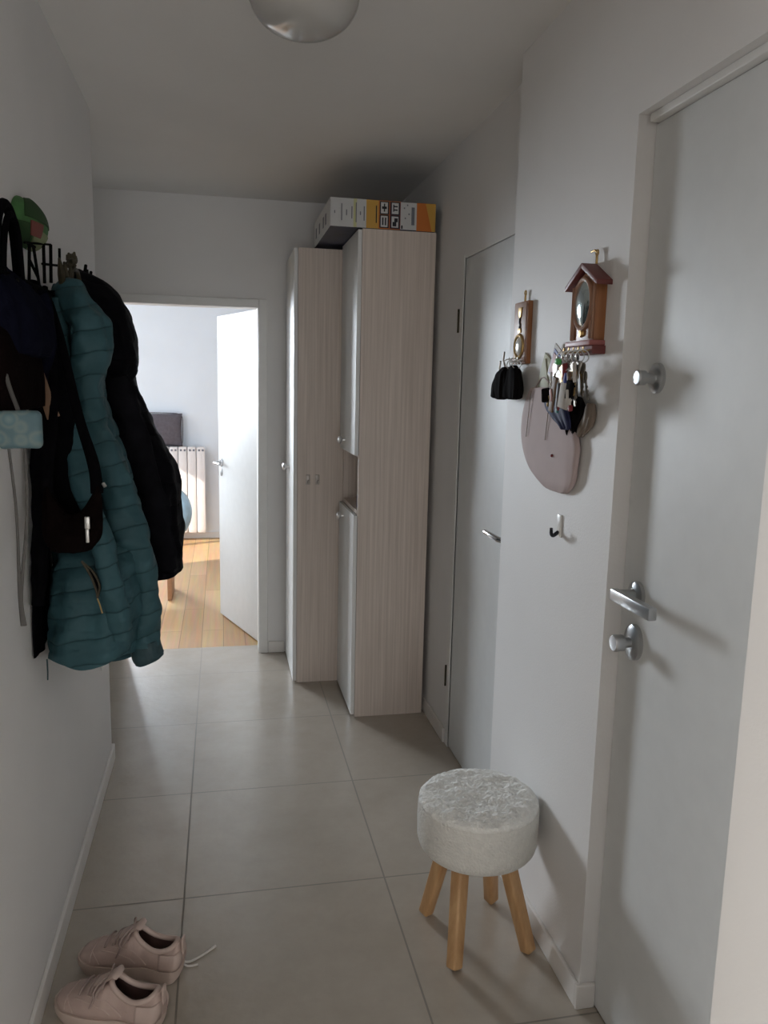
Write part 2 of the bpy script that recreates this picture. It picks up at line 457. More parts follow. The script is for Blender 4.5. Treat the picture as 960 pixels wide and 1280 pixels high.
# bedroom
WB = [(-2.30, -1.10, 1.15, 2.25)]
S('wall_bedroom_back', [((-3.1, 7.7, 0), (-2.30, 7.8, CZ)), ((-1.10, 7.7, 0), (1.4, 7.8, CZ)), ((-2.30, 7.7, 0), (-1.10, 7.8, 1.15)), ((-2.30, 7.7, 2.25), (-1.10, 7.8, CZ))], 'wallbed')
S('wall_bedroom_left', [((-3.1, 4.43, 0), (-3.0, 5.3, CZ)), ((-3.1, 7.0, 0), (-3.0, 7.7, CZ)), ((-3.1, 5.3, 0), (-3.0, 7.0, .9)), ((-3.1, 5.3, 2.2), (-3.0, 7.0, CZ))], 'wallbed')
S('wall_bedroom_right', [((1.3, 4.43, 0), (1.4, 7.7, CZ))], 'wallbed')
S('wall_bedroom_front', [((-3.0, 4.431, 0), (-.56, 4.45, CZ)), ((.30, 4.431, 0), (1.3, 4.45, CZ)), ((-.56, 4.431, 1.96), (.30, 4.45, CZ))], 'wallbed')
# windows: frame bars and sill (the glass is bare daylight, out of the photo)
def window(name, a, b, z0, z1, axis, at_):
    m = MB(); t = .05
    def bx(u0, u1, w0, w1):
        if axis == 'x': m.box((u0, at_-.03, w0), (u1, at_+.03, w1), .004)
        else: m.box((at_-.03, u0, w0), (at_+.03, u1, w1), .004)
    bx(a, a+t, z0, z1); bx(b-t, b, z0, z1); bx(a+t, b-t, z0, z0+t); bx(a+t, b-t, z1-t, z1)
    c = (a+b)/2; bx(c-.03, c+.03, z0+t, z1-t)
    return struct(m.build(name, 'trim', smooth=False))
window('window_1', -2.30, -1.10, 1.15, 2.25, 'x', 7.75)
window('window_2', 5.3, 7.0, .9, 2.2, 'y', -3.05)
window('window_added_rear', -.75, .40, .08, 2.0, 'x', -3.05)  # unseen frame, added around the rear fill light
window('window_added_side', -1.7, -.4, .8, 2.2, 'y', -3.05)  # unseen frame, added around the side fill light

# baseboards
def baseboard(name, boxes):
    m = MB()
    for lo, hi in boxes: m.box(lo, hi, .003)
    return struct(m.build(name, 'base', smooth=False))
baseboard('baseboard_left', [((XL, .35, 0), (XL+.011, 3.111, .065)), ((-.58, 3.10, 0), (XL+.011, 3.111, .065))])
baseboard('baseboard_right', [((XF-.011, 3.045, 0), (XF, 4.29, .065)), ((XN-.011, 1.586, 0), (XN, 2.23, .065)), ((XN-.011, 1.575, 0), (.884, 1.586, .065))])
baseboard('baseboard_back', [((.246, YB-.011, 0), (.335, YB, .065))])
baseboard('baseboard_bedroom', [((-3.0, 7.69, 0), (1.3, 7.7, .06))])

# bedroom door casing (hall side) + jamb lining
m = MB()
m.box((.198, YB-.012, 0), (.243, YB, 1.93), .003)
m.box((-.59, YB-.012, 0), (-.542, YB, 1.93), .003)
m.box((-.542, YB-.012, 1.885), (.198, YB, 1.93), .003)
m.box((.193, YB, 0), (.205, 4.43, 1.90), .001)
m.box((-.55, YB, 0), (-.537, 4.43, 1.90), .001)
m.box((-.537, YB, 1.888), (.193, 4.43, 1.90), .001)
struct(m.build('trim_1', 'trim', smooth=False))
# entrance door lining in the reveal
m = MB()
m.box((.866, .76, 2.044), (.948, 1.578, 2.06), .002)
struct(m.build('trim_2', 'trim', smooth=False))
# flush frame of the side door
m = MB()
m.box((.917, 3.0, 0), (.935, 3.043, 2.0), .002)
struct(m.build('trim_3', 'trim', smooth=False))

def handle_rosette(m, c, axis, r=.026, h=.009):
    m.lathe([(0, 0), (r, 0), (r, h*.6), (r*.86, h), (0, h)], c, axis, 28)

# bedroom door, ajar
door = struct(MB().box((0, 0, .008), (.04, .69, 1.895), .002).build('door_1', 'door', smooth=False))
door.location = (.210, 4.435, 0); 
ang = math.atan2(.226, .645)
door.rotation_euler = (0, 0, ang)
door['_w'] = [0, 0, 0]
def lever_local(parent, y, z, side, tip):
    m = MB(); ax = (side, 0, 0); x = 0 if side < 0 else .04
    handle_rosette(m, (x, y, z), ax)
    m.tube([(x, y, z), (x+side*.045, y, z), (x+side*.052, y+tip*.012, z), (x+side*.052, y+tip*.115, z)], [.008, .008, .009, .007], 10)
    m.build('door_handle', 'steel', parent)
    k = MB(); k.lathe([(0, 0), (.014, 0), (.014, .005), (.011, .007), (0, .007)], (x, y, z-.062), ax, 24, sx=1.7)
    k.build('keyhole_plate', 'steel', parent)
lever_local(door, .635, 1.0, -1, -1); lever_local(door, .635, 1.0, 1, -1)

# side door in the right wall (flush), lever and turn near the near jamb
d2 = struct(MB().box((.923, 2.278, .006), (.962, 2.9988, 1.983), .001).build('door_2', 'door', smooth=False))
d2['_w'] = [0, 0, 0]
m = MB(); handle_rosette(m, (.924, 2.335, 1.02), (-1, 0, 0))
m.tube([(.924, 2.335, 1.02), (.872, 2.335, 1.02), (.864, 2.35, 1.021), (.862, 2.47, 1.023)], [.008, .008, .010, .009], 12)
m.build('door_handle', 'chrome', d2)
m = MB(); handle_rosette(m, (.924, 2.335, .925), (-1, 0, 0), .024); m.tube([(.92, 2.335, .925), (.885, 2.335, .925)], .007, 10); m.box((.878, 2.327, .911), (.893, 2.343, .939), .003)
m.build('thumb_turn', 'steel', d2)
for z in (.30, 1.755):
    MB().tube([(.914, 3.046, z-.045), (.914, 3.046, z+.045)], .004, 10).build('hinge', 'bronze', d2)

# entrance door
d3 = struct(MB().box((.885, .76, .004), (.93, 1.585, 2.043), .002).build('door_3', 'door', smooth=False))
d3['_w'] = [0, 0, 0]
XD = .885
m = MB(); m.lathe([(0, 0), (.030, 0), (.030, .008), (.024, .012), (0, .012)], (XD, 1.519, 1.062), (-1, 0, 0), 32)
m.lathe([(.013, 0), (.013, .045), (0, .045)], (XD, 1.519, 1.062), (-1, 0, 0), 20)
m.box((.823, 1.368, 1.050), (.842, 1.530, 1.076), .003)
m.build('door_handle', 'steel', d3)
m = MB(); m.lathe([(0, 0), (.033, 0), (.033, .010), (.027, .014), (0, .014)], (XD, 1.515, .956), (-1, 0, 0), 32, sx=1.22)
m.lathe([(.011, .01), (.011, .03), (.018, .032), (.019, .05), (.016, .054), (0, .055)], (XD, 1.515, .956), (-1, 0, 0), 24)
m.build('thumb_turn', 'steel', d3)
m = MB(); m.lathe([(0, 0), (.028, 0), (.028, .008), (.022, .012), (0, .012)], (XD, 1.503, 1.527), (-1, 0, 0), 32, sx=1.1)
m.lathe([(.011, .01), (.011, .03), (.015, .032), (.016, .047), (.013, .05), (0, .051)], (XD, 1.503, 1.527), (-1, 0, 0), 24)
m.build('upper_lock', 'steel', d3)

# ------------------------------------------------------------------ cabinets
def knob(parent, c, axis):
    MB().lathe([(0, 0), (.008, 0), (.007, .012), (.016, .018), (.019, .024), (.017, .031), (.009, .035), (0, .036)], c, axis, 24).build('knob', 'knob', parent)
c2 = thing('tall_cabinet', (.74, 3.58, 0), 'tall narrow pale wood cabinet with open niche between two white doors, nearest the side door', 'cabinet')
x0, x1, y0, y1, H = .582, .898, 3.360, 3.800, 2.14
m = MB()
m.box((x0, y0, 0), (x1, y0+.018, H), .001); m.box((x0, y1-.018, 0), (x1, y1, H), .001)
m.box((x0, y0+.018, H-.018), (x1, y1-.018, H), .001); m.box((x1-.012, y0+.018, 0), (x1, y1-.018, H-.018))
m.box((x0, y0+.018, .02), (x1-.012, y1-.018, .04)); m.box((x0-.002, y0+.018, .935), (x1-.012, y1-.018, .953), .001); m.box((x0, y0+.018, 1.19), (x1-.012, y1-.018, 1.208), .001)
m.build('carcass', 'oakpale', c2, smooth=False)
d = MB().box((x0-.018, y0+.003, 1.197), (x0-.001, y1-.003, H-.004), .0015).build('door', 'cabwhite', c2, smooth=False); knob(d, (x0-.018, 3.640, 1.245), (-1, 0, 0))
d = MB().box((x0-.018, y0+.003, .012), (x0-.001, y1-.003, .932), .0015).build('door', 'cabwhite', c2, smooth=False); knob(d, (x0-.018, 3.650, .885), (-1, 0, 0))

c1 = thing('tall_cabinet', (.62, 4.03, 0), 'tall pale wood wardrobe cabinet with one full-height white door, in the corner by the doorway', 'cabinet')
x0, x1, y0, y1, H = .360, .900, 3.820, 4.285, 2.125
m = MB()
m.box((x0, y0, 0), (x1, y0+.018, H), .001); m.box((x0, y1-.018, 0), (x1, y1, H), .001)
m.box((x0, y0+.018, H-.018), (x1, y1-.018, H), .001); m.box((x1-.012, y0+.018, 0), (x1, y1-.018, H-.018)); m.box((x0, y0+.018, .02), (x1-.012, y1-.018, .04))
m.build('carcass', 'oakpale', c1, smooth=False)
d = MB().box((x0-.019, y0+.002, .008), (x0-.001, y1-.002, H-.003), .0015).build('door', 'cabwhite', c1, smooth=False); knob(d, (x0-.019, 4.08, 1.075), (-1, 0, 0))
for i, xx in enumerate((.412, .458)):
    h = thing('adhesive_hook', (xx, 3.815, 1.035), ['small milky adhesive hook on the cabinet side, left one of two', 'small milky adhesive hook on the cabinet side, right one of two'][i], 'hook', 'adhesive hooks on the cabinet side')
    MB().box((xx-.010, 3.814, 1.012), (xx+.010, 3.8202, 1.062), .0025).build('back_plate', 'clear', h)
    MB().tube([(xx, 3.815, 1.03), (xx, 3.800, 1.022), (xx, 3.793, 1.024), (xx, 3.790, 1.036)], .004, 8).build('prong', 'clear', h)
# something blue standing in the niche
j = thing('jar', (.62, 3.44, .953), 'small dark blue jar standing in the open cabinet niche', 'jar')
MB().lathe([(0, 0), (.028, 0), (.031, .006), (.031, .055), (.024, .066), (.022, .07), (0, .07)], (.62, 3.44, .9532), n=28).build('body', 'navypouch', j)
MB().lathe([(0, .07), (.025, .07), (.025, .088), (.022, .09), (0, .09)], (.62, 3.44, .9532), n=28).build('lid', 'blue', j)

# ------------------------------------------------------------------ carton on top
bx0, bx1, by0, by1, bz0, bz1 = .447, .893, 3.362, 3.93, 2.1415, 2.256
box = thing('carton', (.70, 3.62, bz0), 'flat cardboard carton printed white, orange and navy lying on the cabinets', 'box')
m = MB(); m.box((bx0, by0, bz0), (bx1, by1, bz1), .002)
m.build('body', 'boxblue', box, smooth=False)
def fx(u): return bx0+(bx1-bx0)*u
def fz(v): return bz0+(bz1-bz0)*v
def panel(u0, u1, v0, v1, mat, name='printed_panel', d=.0012, parent=box):
    return MB().box((fx(u0), by0-d, fz(v0)), (fx(u1), by0+.001, fz(v1))).build(name, mat, parent, smooth=False)
e = MB().box((bx0-.0012, by0-.0012, bz0+.001), (bx0+.001, by1, bz1-.001)).build('side_label', 'boxwhite', box, smooth=False)
for yy in (.12, .2, .34, .46): MB().box((bx0-.0022, by0+yy, bz0+.03), (bx0-.001, by0+yy+.035, bz1-.04)).build('side_print', 'inkg', e, smooth=False)
a = panel(0, .335, .01, .99, 'boxwhite')
for u, v0, v1 in ((.035, .45, .55), (.10, .22, .8), (.145, .4, .6), (.195, .3, .72), (.235, .18, .86), (.275, .44, .56), (.31, .25, .75)):
    MB().box((fx(u), by0-.0024, fz(v0)), (fx(u+.009), by0-.001, fz(v1))).build('print_line', 'inkg', a, smooth=False)
panel(.215, .245, .01, .99, 'boxlime', d=.0016, name='lime_stripe')
panel(.335, .45, .01, .99, 'boxyel', name='yellow_panel')
MB().box((fx(.425), by0-.0022, fz(.2)), (fx(.435), by0-.001, fz(.8))).build('print_lines', 'ink', box, smooth=False)
o = panel(.45, .66, .01, .99, 'boxora', name='orange_panel')
panel(.555, .66, .03, .97, 'boxred', name='brown_panel', d=.0016)
for i, (u, v) in enumerate(((.472, .06), (.472, .53), (.575, .06), (.575, .53))):
    s = MB().box((fx(u-.012), by0-.0020, fz(v-.02)), (fx(u+.078), by0-.001, fz(v+.44))).build('icon_border', 'ink', o, smooth=False)
    ic = MB().box((fx(u), by0-.0026, fz(v+.02)), (fx(u+.065), by0-.001, fz(v+.40))).build('icon_field', 'boxwhite', o, smooth=False)
    A = lambda a0, a1, b0, b1: MB().box((fx(u+.065*a0), by0-.0034, fz(v+.02+.38*b0)), (fx(u+.065*a1), by0-.002, fz(v+.02+.38*b1))).build('icon', 'ink', o, smooth=False)
    if i == 0: A(.2, .4, .15, .85); A(.6, .8, .15, .85)
    elif i == 1: A(.15, .85, .4, .62); A(.42, .6, .15, .88)
    elif i == 2: A(.15, .7, .1, .5); A(.4, .9, .5, .85)
    else: A(.2, .85, .3, .42); A(.2, .85, .62, .74); A(.2, .35, .2, .85)
lw = panel(.66, .815, .03, .98, 'boxwhite', name='white_label')
MB().box((fx(.765), by0-.0024, fz(.2)), (fx(.795), by0-.001, fz(.82))).build('print_line', 'inkg', lw, smooth=False)
MB().box((fx(.668), by0-.0024, fz(.05)), (fx(.682), by0-.001, fz(.17))).build('print_line', 'ink', lw, smooth=False)
for u, v in ((.69, .75), (.735, .55), (.70, .4), (.72, .86)): MB().box((fx(u), by0-.0024, fz(v)), (fx(u+.012), by0-.001, fz(v+.05))).build('print_line', 'inkg', lw, smooth=False)
panel(.815, .998, .01, .99, 'boxora', name='orange_panel')
MB().prism([(fx(.90), by0-.002, fz(.99)), (fx(.998), by0-.002, fz(.99)), (fx(.998), by0-.002, fz(.01)), (fx(.965), by0-.002, fz(.01))], (0, .0025, 0)).build('yellow_panel', 'boxyel', box, smooth=False)

# ------------------------------------------------------------------ ceiling lamp
lp = thing('ceiling_lamp', (.195, 1.965, CZ), 'frosted glass dome lamp on the hall ceiling', 'lamp')
MB().lathe([(0, 0), (.10, 0), (.105, -.012), (.10, -.02), (0, -.02)], (.195, 1.965, CZ), n=40).build('base_plate', 'trim', lp)
pr = [(.124, -.0205), (.129, -.045)]
for k in range(1, 13):
    a = k/12*PI/2; pr.append((.129*math.cos(a)**.8 if k < 12 else 0, -.045-.095*math.sin(a)))
MB().lathe(pr, (.195, 1.965, CZ), n=64).build('glass_dome', 'lampglass', lp)

# ------------------------------------------------------------------ stool
SX, SY = .672, 1.888
st = thing('stool', (SX, SY, 0), 'round cream plush stool on four splayed pine legs beside the right wall', 'stool')
R0 = .163
prof = [(0, .268), (.10, .268), (.150, .270), (.158, .280), (R0, .298), (R0+.001, .35), (R0, .388), (.158, .400)]
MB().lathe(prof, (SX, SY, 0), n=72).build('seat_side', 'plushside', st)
b = MB()
prof = [(0, .393), (R0-.003, .3925), (.161, .400), (.155, .4075), (.146, .412)]+[(.146*(1-k/44), .4125+.004*math.sin(PI/2*min(1, k/12))) for k in range(1, 44)]+[(0, .4165)]
b.lathe(prof, (SX, SY, 0), n=150)
for v in b.bm.verts:
    if v.co.z > .398:
        q = Vector((v.co.x, v.co.y, .4))
        v.co.z += .0045*mnoise.noise(q*34)+.0045*abs(mnoise.noise(q*75))+.0025*mnoise.noise(q*160)
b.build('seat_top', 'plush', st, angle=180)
feet = [((.562, 1.985), (.612, 1.945)), ((.580, 1.758), (.612, 1.835)), ((.796, 1.785), (.735, 1.838)), ((.768, 2.008), (.730, 1.948))]
for (fx_, fy_), (tx, ty) in feet:
    top = Vector((tx, ty, .269)); bot = Vector((fx_, fy_, .004))
    dr = (bot-top); L = dr.length
    q = Vector((0, 0, -1)).rotation_difference(dr.normalized()).to_matrix()
    bb = bmesh.new(); bmesh.ops.create_cube(bb, size=1)
    for v in bb.verts:
        w = .0385 if v.co.z > 0 else .034
        v.co = Vector((v.co.x*w, v.co.y*w, (v.co.z-.5)*L))
    bmesh.ops.bevel(bb, geom=bb.edges[:], offset=.007, segments=3, affect='EDGES', profile=.5)
    rz = Matrix.Rotation(.5, 3, 'Z')
    mb = MB(); bb.transform(Matrix.Translation(top) @ (q @ rz).to_4x4())
    mb._join(bb)
    lg = mb.build('leg', 'pine', st)
# knot on the front leg
# ------------------------------------------------------------------ shoes
def shoe(loc, rz, label, mirror=1, lace_out=False):
    root = thing('sneaker', loc, label, 'shoe')
    root.rotation_euler = (0, 0, rz); root['_w'] = [0, 0, 0]
    def width(u):      # half width, u=0 heel, 1 toe
        if u < .06: return .036*math.sqrt(max(0, 1-((.06-u)/.06)**2))*.72+.010
        base = .034+.004*math.sin(PI*min(1, u/.3))+(.011)*math.sin(PI*max(0, min(1, (u-.35)/.65)))**.8
        if u > .82: base *= math.sqrt(max(0.02, 1-((u-.82)/.185)**2))
        return base
    L = .272
    X = lambda u: (u-.5)*L
    N = 46
    # sole
    b = bmesh.new(); out = []
    loop = [(u/N, 1) for u in range(N+1)]+[(u/N, -1) for u in range(N, -1, -1)]
    lower, upper, mid = [], [], []
    for u, s in loop:
        y = s*(width(u)+.004)+mirror*.006*math.sin(PI*u)
        rise = .014*max(0, (u-.8)/.2)**2+.006*max(0, (.08-u)/.08)
        lower.append(b.verts.new((X(u)*.985, y*.94, .0+rise)))
        mid.append(b.verts.new((X(u)*1.015, y*1.04, .014+rise)))
        upper.append(b.verts.new((X(u), y, .030+rise*.5+.006*(1-u))))
    n = len(loop)
    for A, B in ((lower, mid), (mid, upper)):
        for k in range(n):
            k2 = (k+1) % n
            b.faces.new((A[k], A[k2], B[k2], B[k]))
    b.faces.new(list(reversed(lower))); b.faces.new(upper)
    bmesh.ops.remove_doubles(b, verts=b.verts[:], dist=.0004)
    bmesh.ops.recalc_face_normals(b, faces=b.faces[:])
    mb = MB(); mb._join(b); mb.build('sole', 'sole', root)
    # upper
    def hgt(u):
        if u < .42: return .094-.012*math.sin(PI*u/.42)+.018*(u/.42)+.004*math.exp(-(u/.04)**2)
        t = (u-.42)/.58
        return .112*(1-t)**1.15+.050*t if t < .85 else (.112*.15**1.15+.050*.85)*(1-((t-.85)/.15)**2*.5)
    K = 30
    def sp(u, v, off=0.):
        """v -1..1 across the shoe"""
        a = v*PI/2
        w = width(u)
        if u < .46: w *= 1-.18*max(0, math.cos(a))*1
        y = math.copysign(abs(math.sin(a))**.72, a)*(w+off)+mirror*.006*math.sin(PI*u)
        z = .028+(hgt(u)-.028+off)*abs(math.cos(a))**.62
        xx = X(u)
        if u < .12: xx += -.010*math.sin(PI*min(1, max(0, (z-.03)/.06)))*(1-u/.12)
        return Vector((xx, y, z))
    b = bmesh.new(); g = {}
    us = [i/54 for i in range(55)]
    for i, u in enumerate(us):
        for k in range(K+1): g[i, k] = b.verts.new(sp(u, -1+2*k/K))
    for i in range(len(us)-1):
        for k in range(K):
            u = (us[i]+us[i+1])/2; v = -1+2*(k+.5)/K
            # ankle opening
            lim = .52*math.sqrt(max(0, 1-((u-.235)/.20)**2))
            if abs(v) < lim: continue
            b.faces.new((g[i, k], g[i+1, k], g[i+1, k+1], g[i, k+1]))
    cap = [g[0, k] for k in range(K+1)]; b.faces.new(cap)
    cap = [g[54, k] for k in range(K+1)]; b.faces.new(list(reversed(cap)))
    loose = [v for v in b.verts if not v.link_faces]
    bmesh.ops.delete(b, geom=loose, context='VERTS')
    bmesh.ops.recalc_face_normals(b, faces=b.faces[:])
    mb = MB(); mb._join(b); up = mb.build('upper', ['shoe', 'lining'], root, angle=70)
    sd = up.modifiers.new('s', 'SOLIDIFY'); sd.thickness = .005; sd.offset = -1; sd.material_offset = 1
    # collar roll
    pts = []
    for k in range(41):
        a = 2*PI*k/40
        u = .235+.20*math.cos(a); v = .52*math.sin(a)
        pts.append(sp(u, v, .001))
    MB().tube(pts, .0065, 10, cap=False).build('collar', 'shoe2', root)
    # insole
    MB().box((X(.08), -.026, .036), (X(.5), .026, .042), .003).build('insole', 'lining', root)
    # tongue
    tg = MB()
    tp = [sp(.66, 0, .002), sp(.55, 0, .006), sp(.46, 0, .010), sp(.42, 0, .006)+Vector((-.006, 0, .012)), sp(.40, 0, .0)+Vector((-.009, 0, .015))]
    tg.tube(tp, [.017, .020, .022, .023, .019], 14, flat=((0, 0, 1), .2), sub=4); tg.build('tongue', 'shoe2', root)
    # laces
    lc = MB()
    for i in range(5):
        u = .47+.055*i
        lc.tube([sp(u+.012*(-1)**i, v/10*.36, .004+.003*math.cos(v/10*PI/2)) for v in range(-10, 11)], .0028, 8)
    for s in (-1, 1):
        lc.tube([sp(.465, 0, .012), sp(.49, s*.2, .022), sp(.53, s*.42, .018), sp(.52, s*.55, .008), sp(.48, s*.3, .013), sp(.465, 0, .012)], .0024, 8, sub=5)
        lc.tube([sp(.465, 0, .011), sp(.50, s*.35, .012), sp(.54, s*.62, .006), sp(.57, s*.80, .004)], .0022, 8, sub=5)
    lc.build('lace', 'lace', root)
    # overlays: toe cap edge, side panel lines, heel counter
    ov = MB()
    for u0, u1, v0, v1 in ((.40, .74, .95, .42), (.30, .62, .95, .40), (.74, .84, .95, .30)):
        for s in (-1, 1):
            ov.tube([sp(u0+(u1-u0)*t/8, s*(v0+(v1-v0)*t/8), .0005) for t in range(9)], .0016, 6)
    ov.tube([sp(.83, -.9+1.8*t/20, .0005) for t in range(21)], .0016, 6)
    ov.build('stitching', 'shoe2', root)
    hc = MB(); b = bmesh.new(); gg = {}
    uu = [i/10*.17 for i in range(11)]
    for s in (-1, 1):
        gg = {}
        for i, u in enumerate(uu):
            for k in range(9): gg[i, k] = b.verts.new(sp(u, s*(.60+.38*k/8), .0035))
        for i in range(10):
            for k in range(8): b.faces.new((gg[i, k], gg[i+1, k], gg[i+1, k+1], gg[i, k+1]))
    bmesh.ops.recalc_face_normals(b, faces=b.faces[:]); hc._join(b)
    h = hc.build('heel_counter', 'shoe2', root, angle=70); hs = h.modifiers.new('s', 'SOLIDIFY'); hs.thickness = .003; hs.offset = -1
    pl = MB(); q = sp(0, 0)
    pl.tube([q+Vector((.002, 0, .0)), q+Vector((-.012, 0, .012)), q+Vector((-.014, 0, .004)), q+Vector((-.008, 0, -.026))], [.011, .010, .009, .009], 10, flat=((0, 1, 0), 1.), sub=4) if False else \
        pl.box((X(0)-.010, -.009, hgt(0)-.030), (X(0)-.004, .009, hgt(0)+.014), .0025)
    pl.build('heel_tab', 'shoe2', root)
    if lace_out:
        ll = MB()
        ll.tube([(X(0)+.012, -.036, .010), (X(0)-.006, -.046, .004), (X(0)-.03, -.075, .0035), (X(0)-.052, -.112, .004)], [.0028, .0028, .0028, .0034], 8, sub=6)
        ll.tube([(X(0)+.02, -.045, .006), (X(0)-.004, -.030, .0035), (X(0)-.03, -.040, .0035)], .0026, 8, sub=6)
        ll.build('loose_lace', 'lacew', root, label='white lace end trailing on the floor')
    return root
shoe((-.243, 1.905, 0), math.radians(161), 'blush pink sneaker farther from the camera with a lace end trailing on the tiles', -1, True)
shoe((-.275, 1.755, 0), math.radians(156), 'blush pink sneaker nearest the camera, cut off by the bottom of the photo', 1)

# ------------------------------------------------------------------ coat rack
rk = thing('coat_rack', (-.43, 2.15, 1.72), 'black wrought iron wall rack with tall letter shapes along its top above the coats', 'coat rack')
RX = -.405
m = MB()
for z in (1.655, 1.705): m.box((-.439, 1.62, z-.008), (-.431, 2.78, z+.008), .002)
for y in (1.66, 2.2, 2.72): m.box((-.4395, y-.012, 1.63), (-.430, y+.012, 1.73), .002)
m.build('wall_bar', 'iron', rk)
def rod(pts, r=.0062): return MB().tube([(RX, y, z) for y, z in pts], r, 8)
lt = MB()
def bar(y0, z0, y1, z1, r=.006): lt.tube([(RX, y0, z0), (RX, y1, z1)], r, 8)
# A
bar(1.885, 1.70, 1.905, 1.785, .0036); bar(1.945, 1.786, 1.985, 1.71, .0034); bar(1.895, 1.785, 1.955, 1.788, .0035); bar(1.90, 1.752, 1.975, 1.725, .0035)
lt.build('letter', 'iron', rk)
lt = MB(); bar(2.045, 1.72, 2.053, 1.838, .0038); bar(1.86, 1.782, 2.135, 1.822, .0025); lt.build('letter', 'iron', rk)
lt = MB(); bar(2.120, 1.73, 2.135, 1.822, .004); bar(2.235, 1.750, 2.245, 1.830, .0034); bar(2.03, 1.762, 2.27, 1.790, .003); lt.build('letter', 'iron', rk)
lt = MB(); lt.box((-.431, 1.84, 1.69), (RX+.005, 1.856, 1.704), .002); lt.box((-.431, 2.14, 1.70), (RX+.005, 2.156, 1.714), .002); lt.box((-.431, 2.5, 1.70), (RX+.005, 2.516, 1.714), .002)
lt.tube([(RX, 1.63, 1.697), (RX, 2.0, 1.702), (RX, 2.72, 1.716)], .006, 8)
lt.build('letter_rail', 'iron', rk)
# small scrolls after the letters
lt = MB()
lt.torus((RX, 2.66, 1.80), .028, .004, (1, 0, 0)); lt.tube([(RX, 2.55, 1.715), (RX, 2.62, 1.80), (RX, 2.66, 1.845)], .005, 8); lt.tube([(RX, 2.70, 1.715), (RX, 2.70, 1.79), (RX, 2.76, 1.838)], .005, 8); lt.tube([(RX, 2.70, 1.79), (RX, 2.68, 1.835)], .0045, 8)
lt.build('scroll', 'iron', rk)
for y in (1.70, 1.85, 2.00, 2.20, 2.42, 2.62):
    MB().tube([(-.432, y, 1.665), (-.405, y, 1.655), (-.392, y, 1.658), (-.386, y, 1.675), (-.388, y, 1.69)], .005, 8, sub=4).build('hook', 'iron', rk)

# bronze dried-flower ornament on the rack
od = thing('flower_ornament', (-.385, 2.32, 1.72), 'olive bronze dried flower ornament on the rack behind the letters', 'ornament')
m = MB(); rs = random.Random(3)
c = Vector((-.385, 2.30, 1.80))
for k in range(26):
    a = rs.uniform(0, 2*PI); e_ = rs.uniform(-.6, 1.3); l = rs.uniform(.022, .036)
    dv = Vector((math.cos(a)*math.cos(e_)*.55, math.sin(a)*math.cos(e_), math.sin(e_)))
    m.tube([c+dv*.006, c+dv*l*.6, c+dv*l], [.004, .0085, .002], 7)
m.build('bloom', 'bronze', od)
m = MB()
m.tube([c, c+Vector((0, -.01, -.04)), (-.39, 2.27, 1.712)], .005, 8, sub=4)
m.tube([c+Vector((0, .02, -.01)), (-.385, 2.38, 1.79), (-.385, 2.42, 1.755)], .006, 8, sub=4)
for dy in (-.07, -.03, .02): m.tube([(-.385, 2.22+dy, 1.71), (-.38, 2.21+dy*1.3, 1.75), (-.378, 2.20+dy*1.6, 1.785)], [.006, .009, .003], 8, sub=4)
m.build('stem', 'bronze', od)
MB().lathe([(0, -.011), (.008, -.008), (.011, 0), (.008, .008), (0, .011)], (-.373, 2.21, 1.722), n=14).build('bead', 'orange', od)

# green cap over the rack
gc = thing('cap', (-.42, 2.02, 1.79), 'green cap with a red patch hanging on the wall above the rack', 'cap')
def shell(c, rx, ry, rz, a0, a1, off=0., e0=-1., e1=1.):
    b = bmesh.new(); N, K = 28, 20; g = {}
    for i in range(N+1):
        for k in range(K+1):
            a = a0+(a1-a0)*i/N; e = (e0+(e1-e0)*k/K)*PI/2
            w = 1+.03*math.sin(a*5)*math.cos(e*3)
            g[i, k] = b.verts.new((c[0]+(rx+off)*math.cos(e)*math.cos(a), c[1]+(ry+off)*math.cos(e)*math.sin(a)*w, c[2]+(rz+off)*math.sin(e)*w))
    for i in range(N):
        for k in range(K): b.faces.new((g[i, k], g[i+1, k], g[i+1, k+1], g[i, k+1]))
    bmesh.ops.remove_doubles(b, verts=b.verts[:], dist=.0002)
    m = MB(); m._join(b); return m
def shade(o, t=.003):
    s = o.modifiers.new('s', 'SOLIDIFY'); s.thickness = t; s.offset = 1; return o
C0 = (-.4385, 2.015, 1.846)
shade(shell(C0, .044, .118, .052, -PI/2, PI/2).build('crown', 'green', gc, angle=70))
shade(shell(C0, .045, .119, .053, -1.0, .9, .002, .0, .72).build('dark_panel', 'dgreen', gc, angle=70), .002)
shade(shell(C0, .045, .119, .053, -.62, 1.0, .002, -.92, -.22).build('pale_panel', 'paleg', gc, angle=70), .002)
shade(shell(C0, .046, .120, .054, -.80, -.28, .003, -.40, -.06).build('patch', 'redpatch', gc, angle=70), .003)
shade(shell(C0, .045, .119, .053, -1.30, -.72, .002, -.92, -.12).build('dark_band', 'dgreen', gc, angle=70), .002)

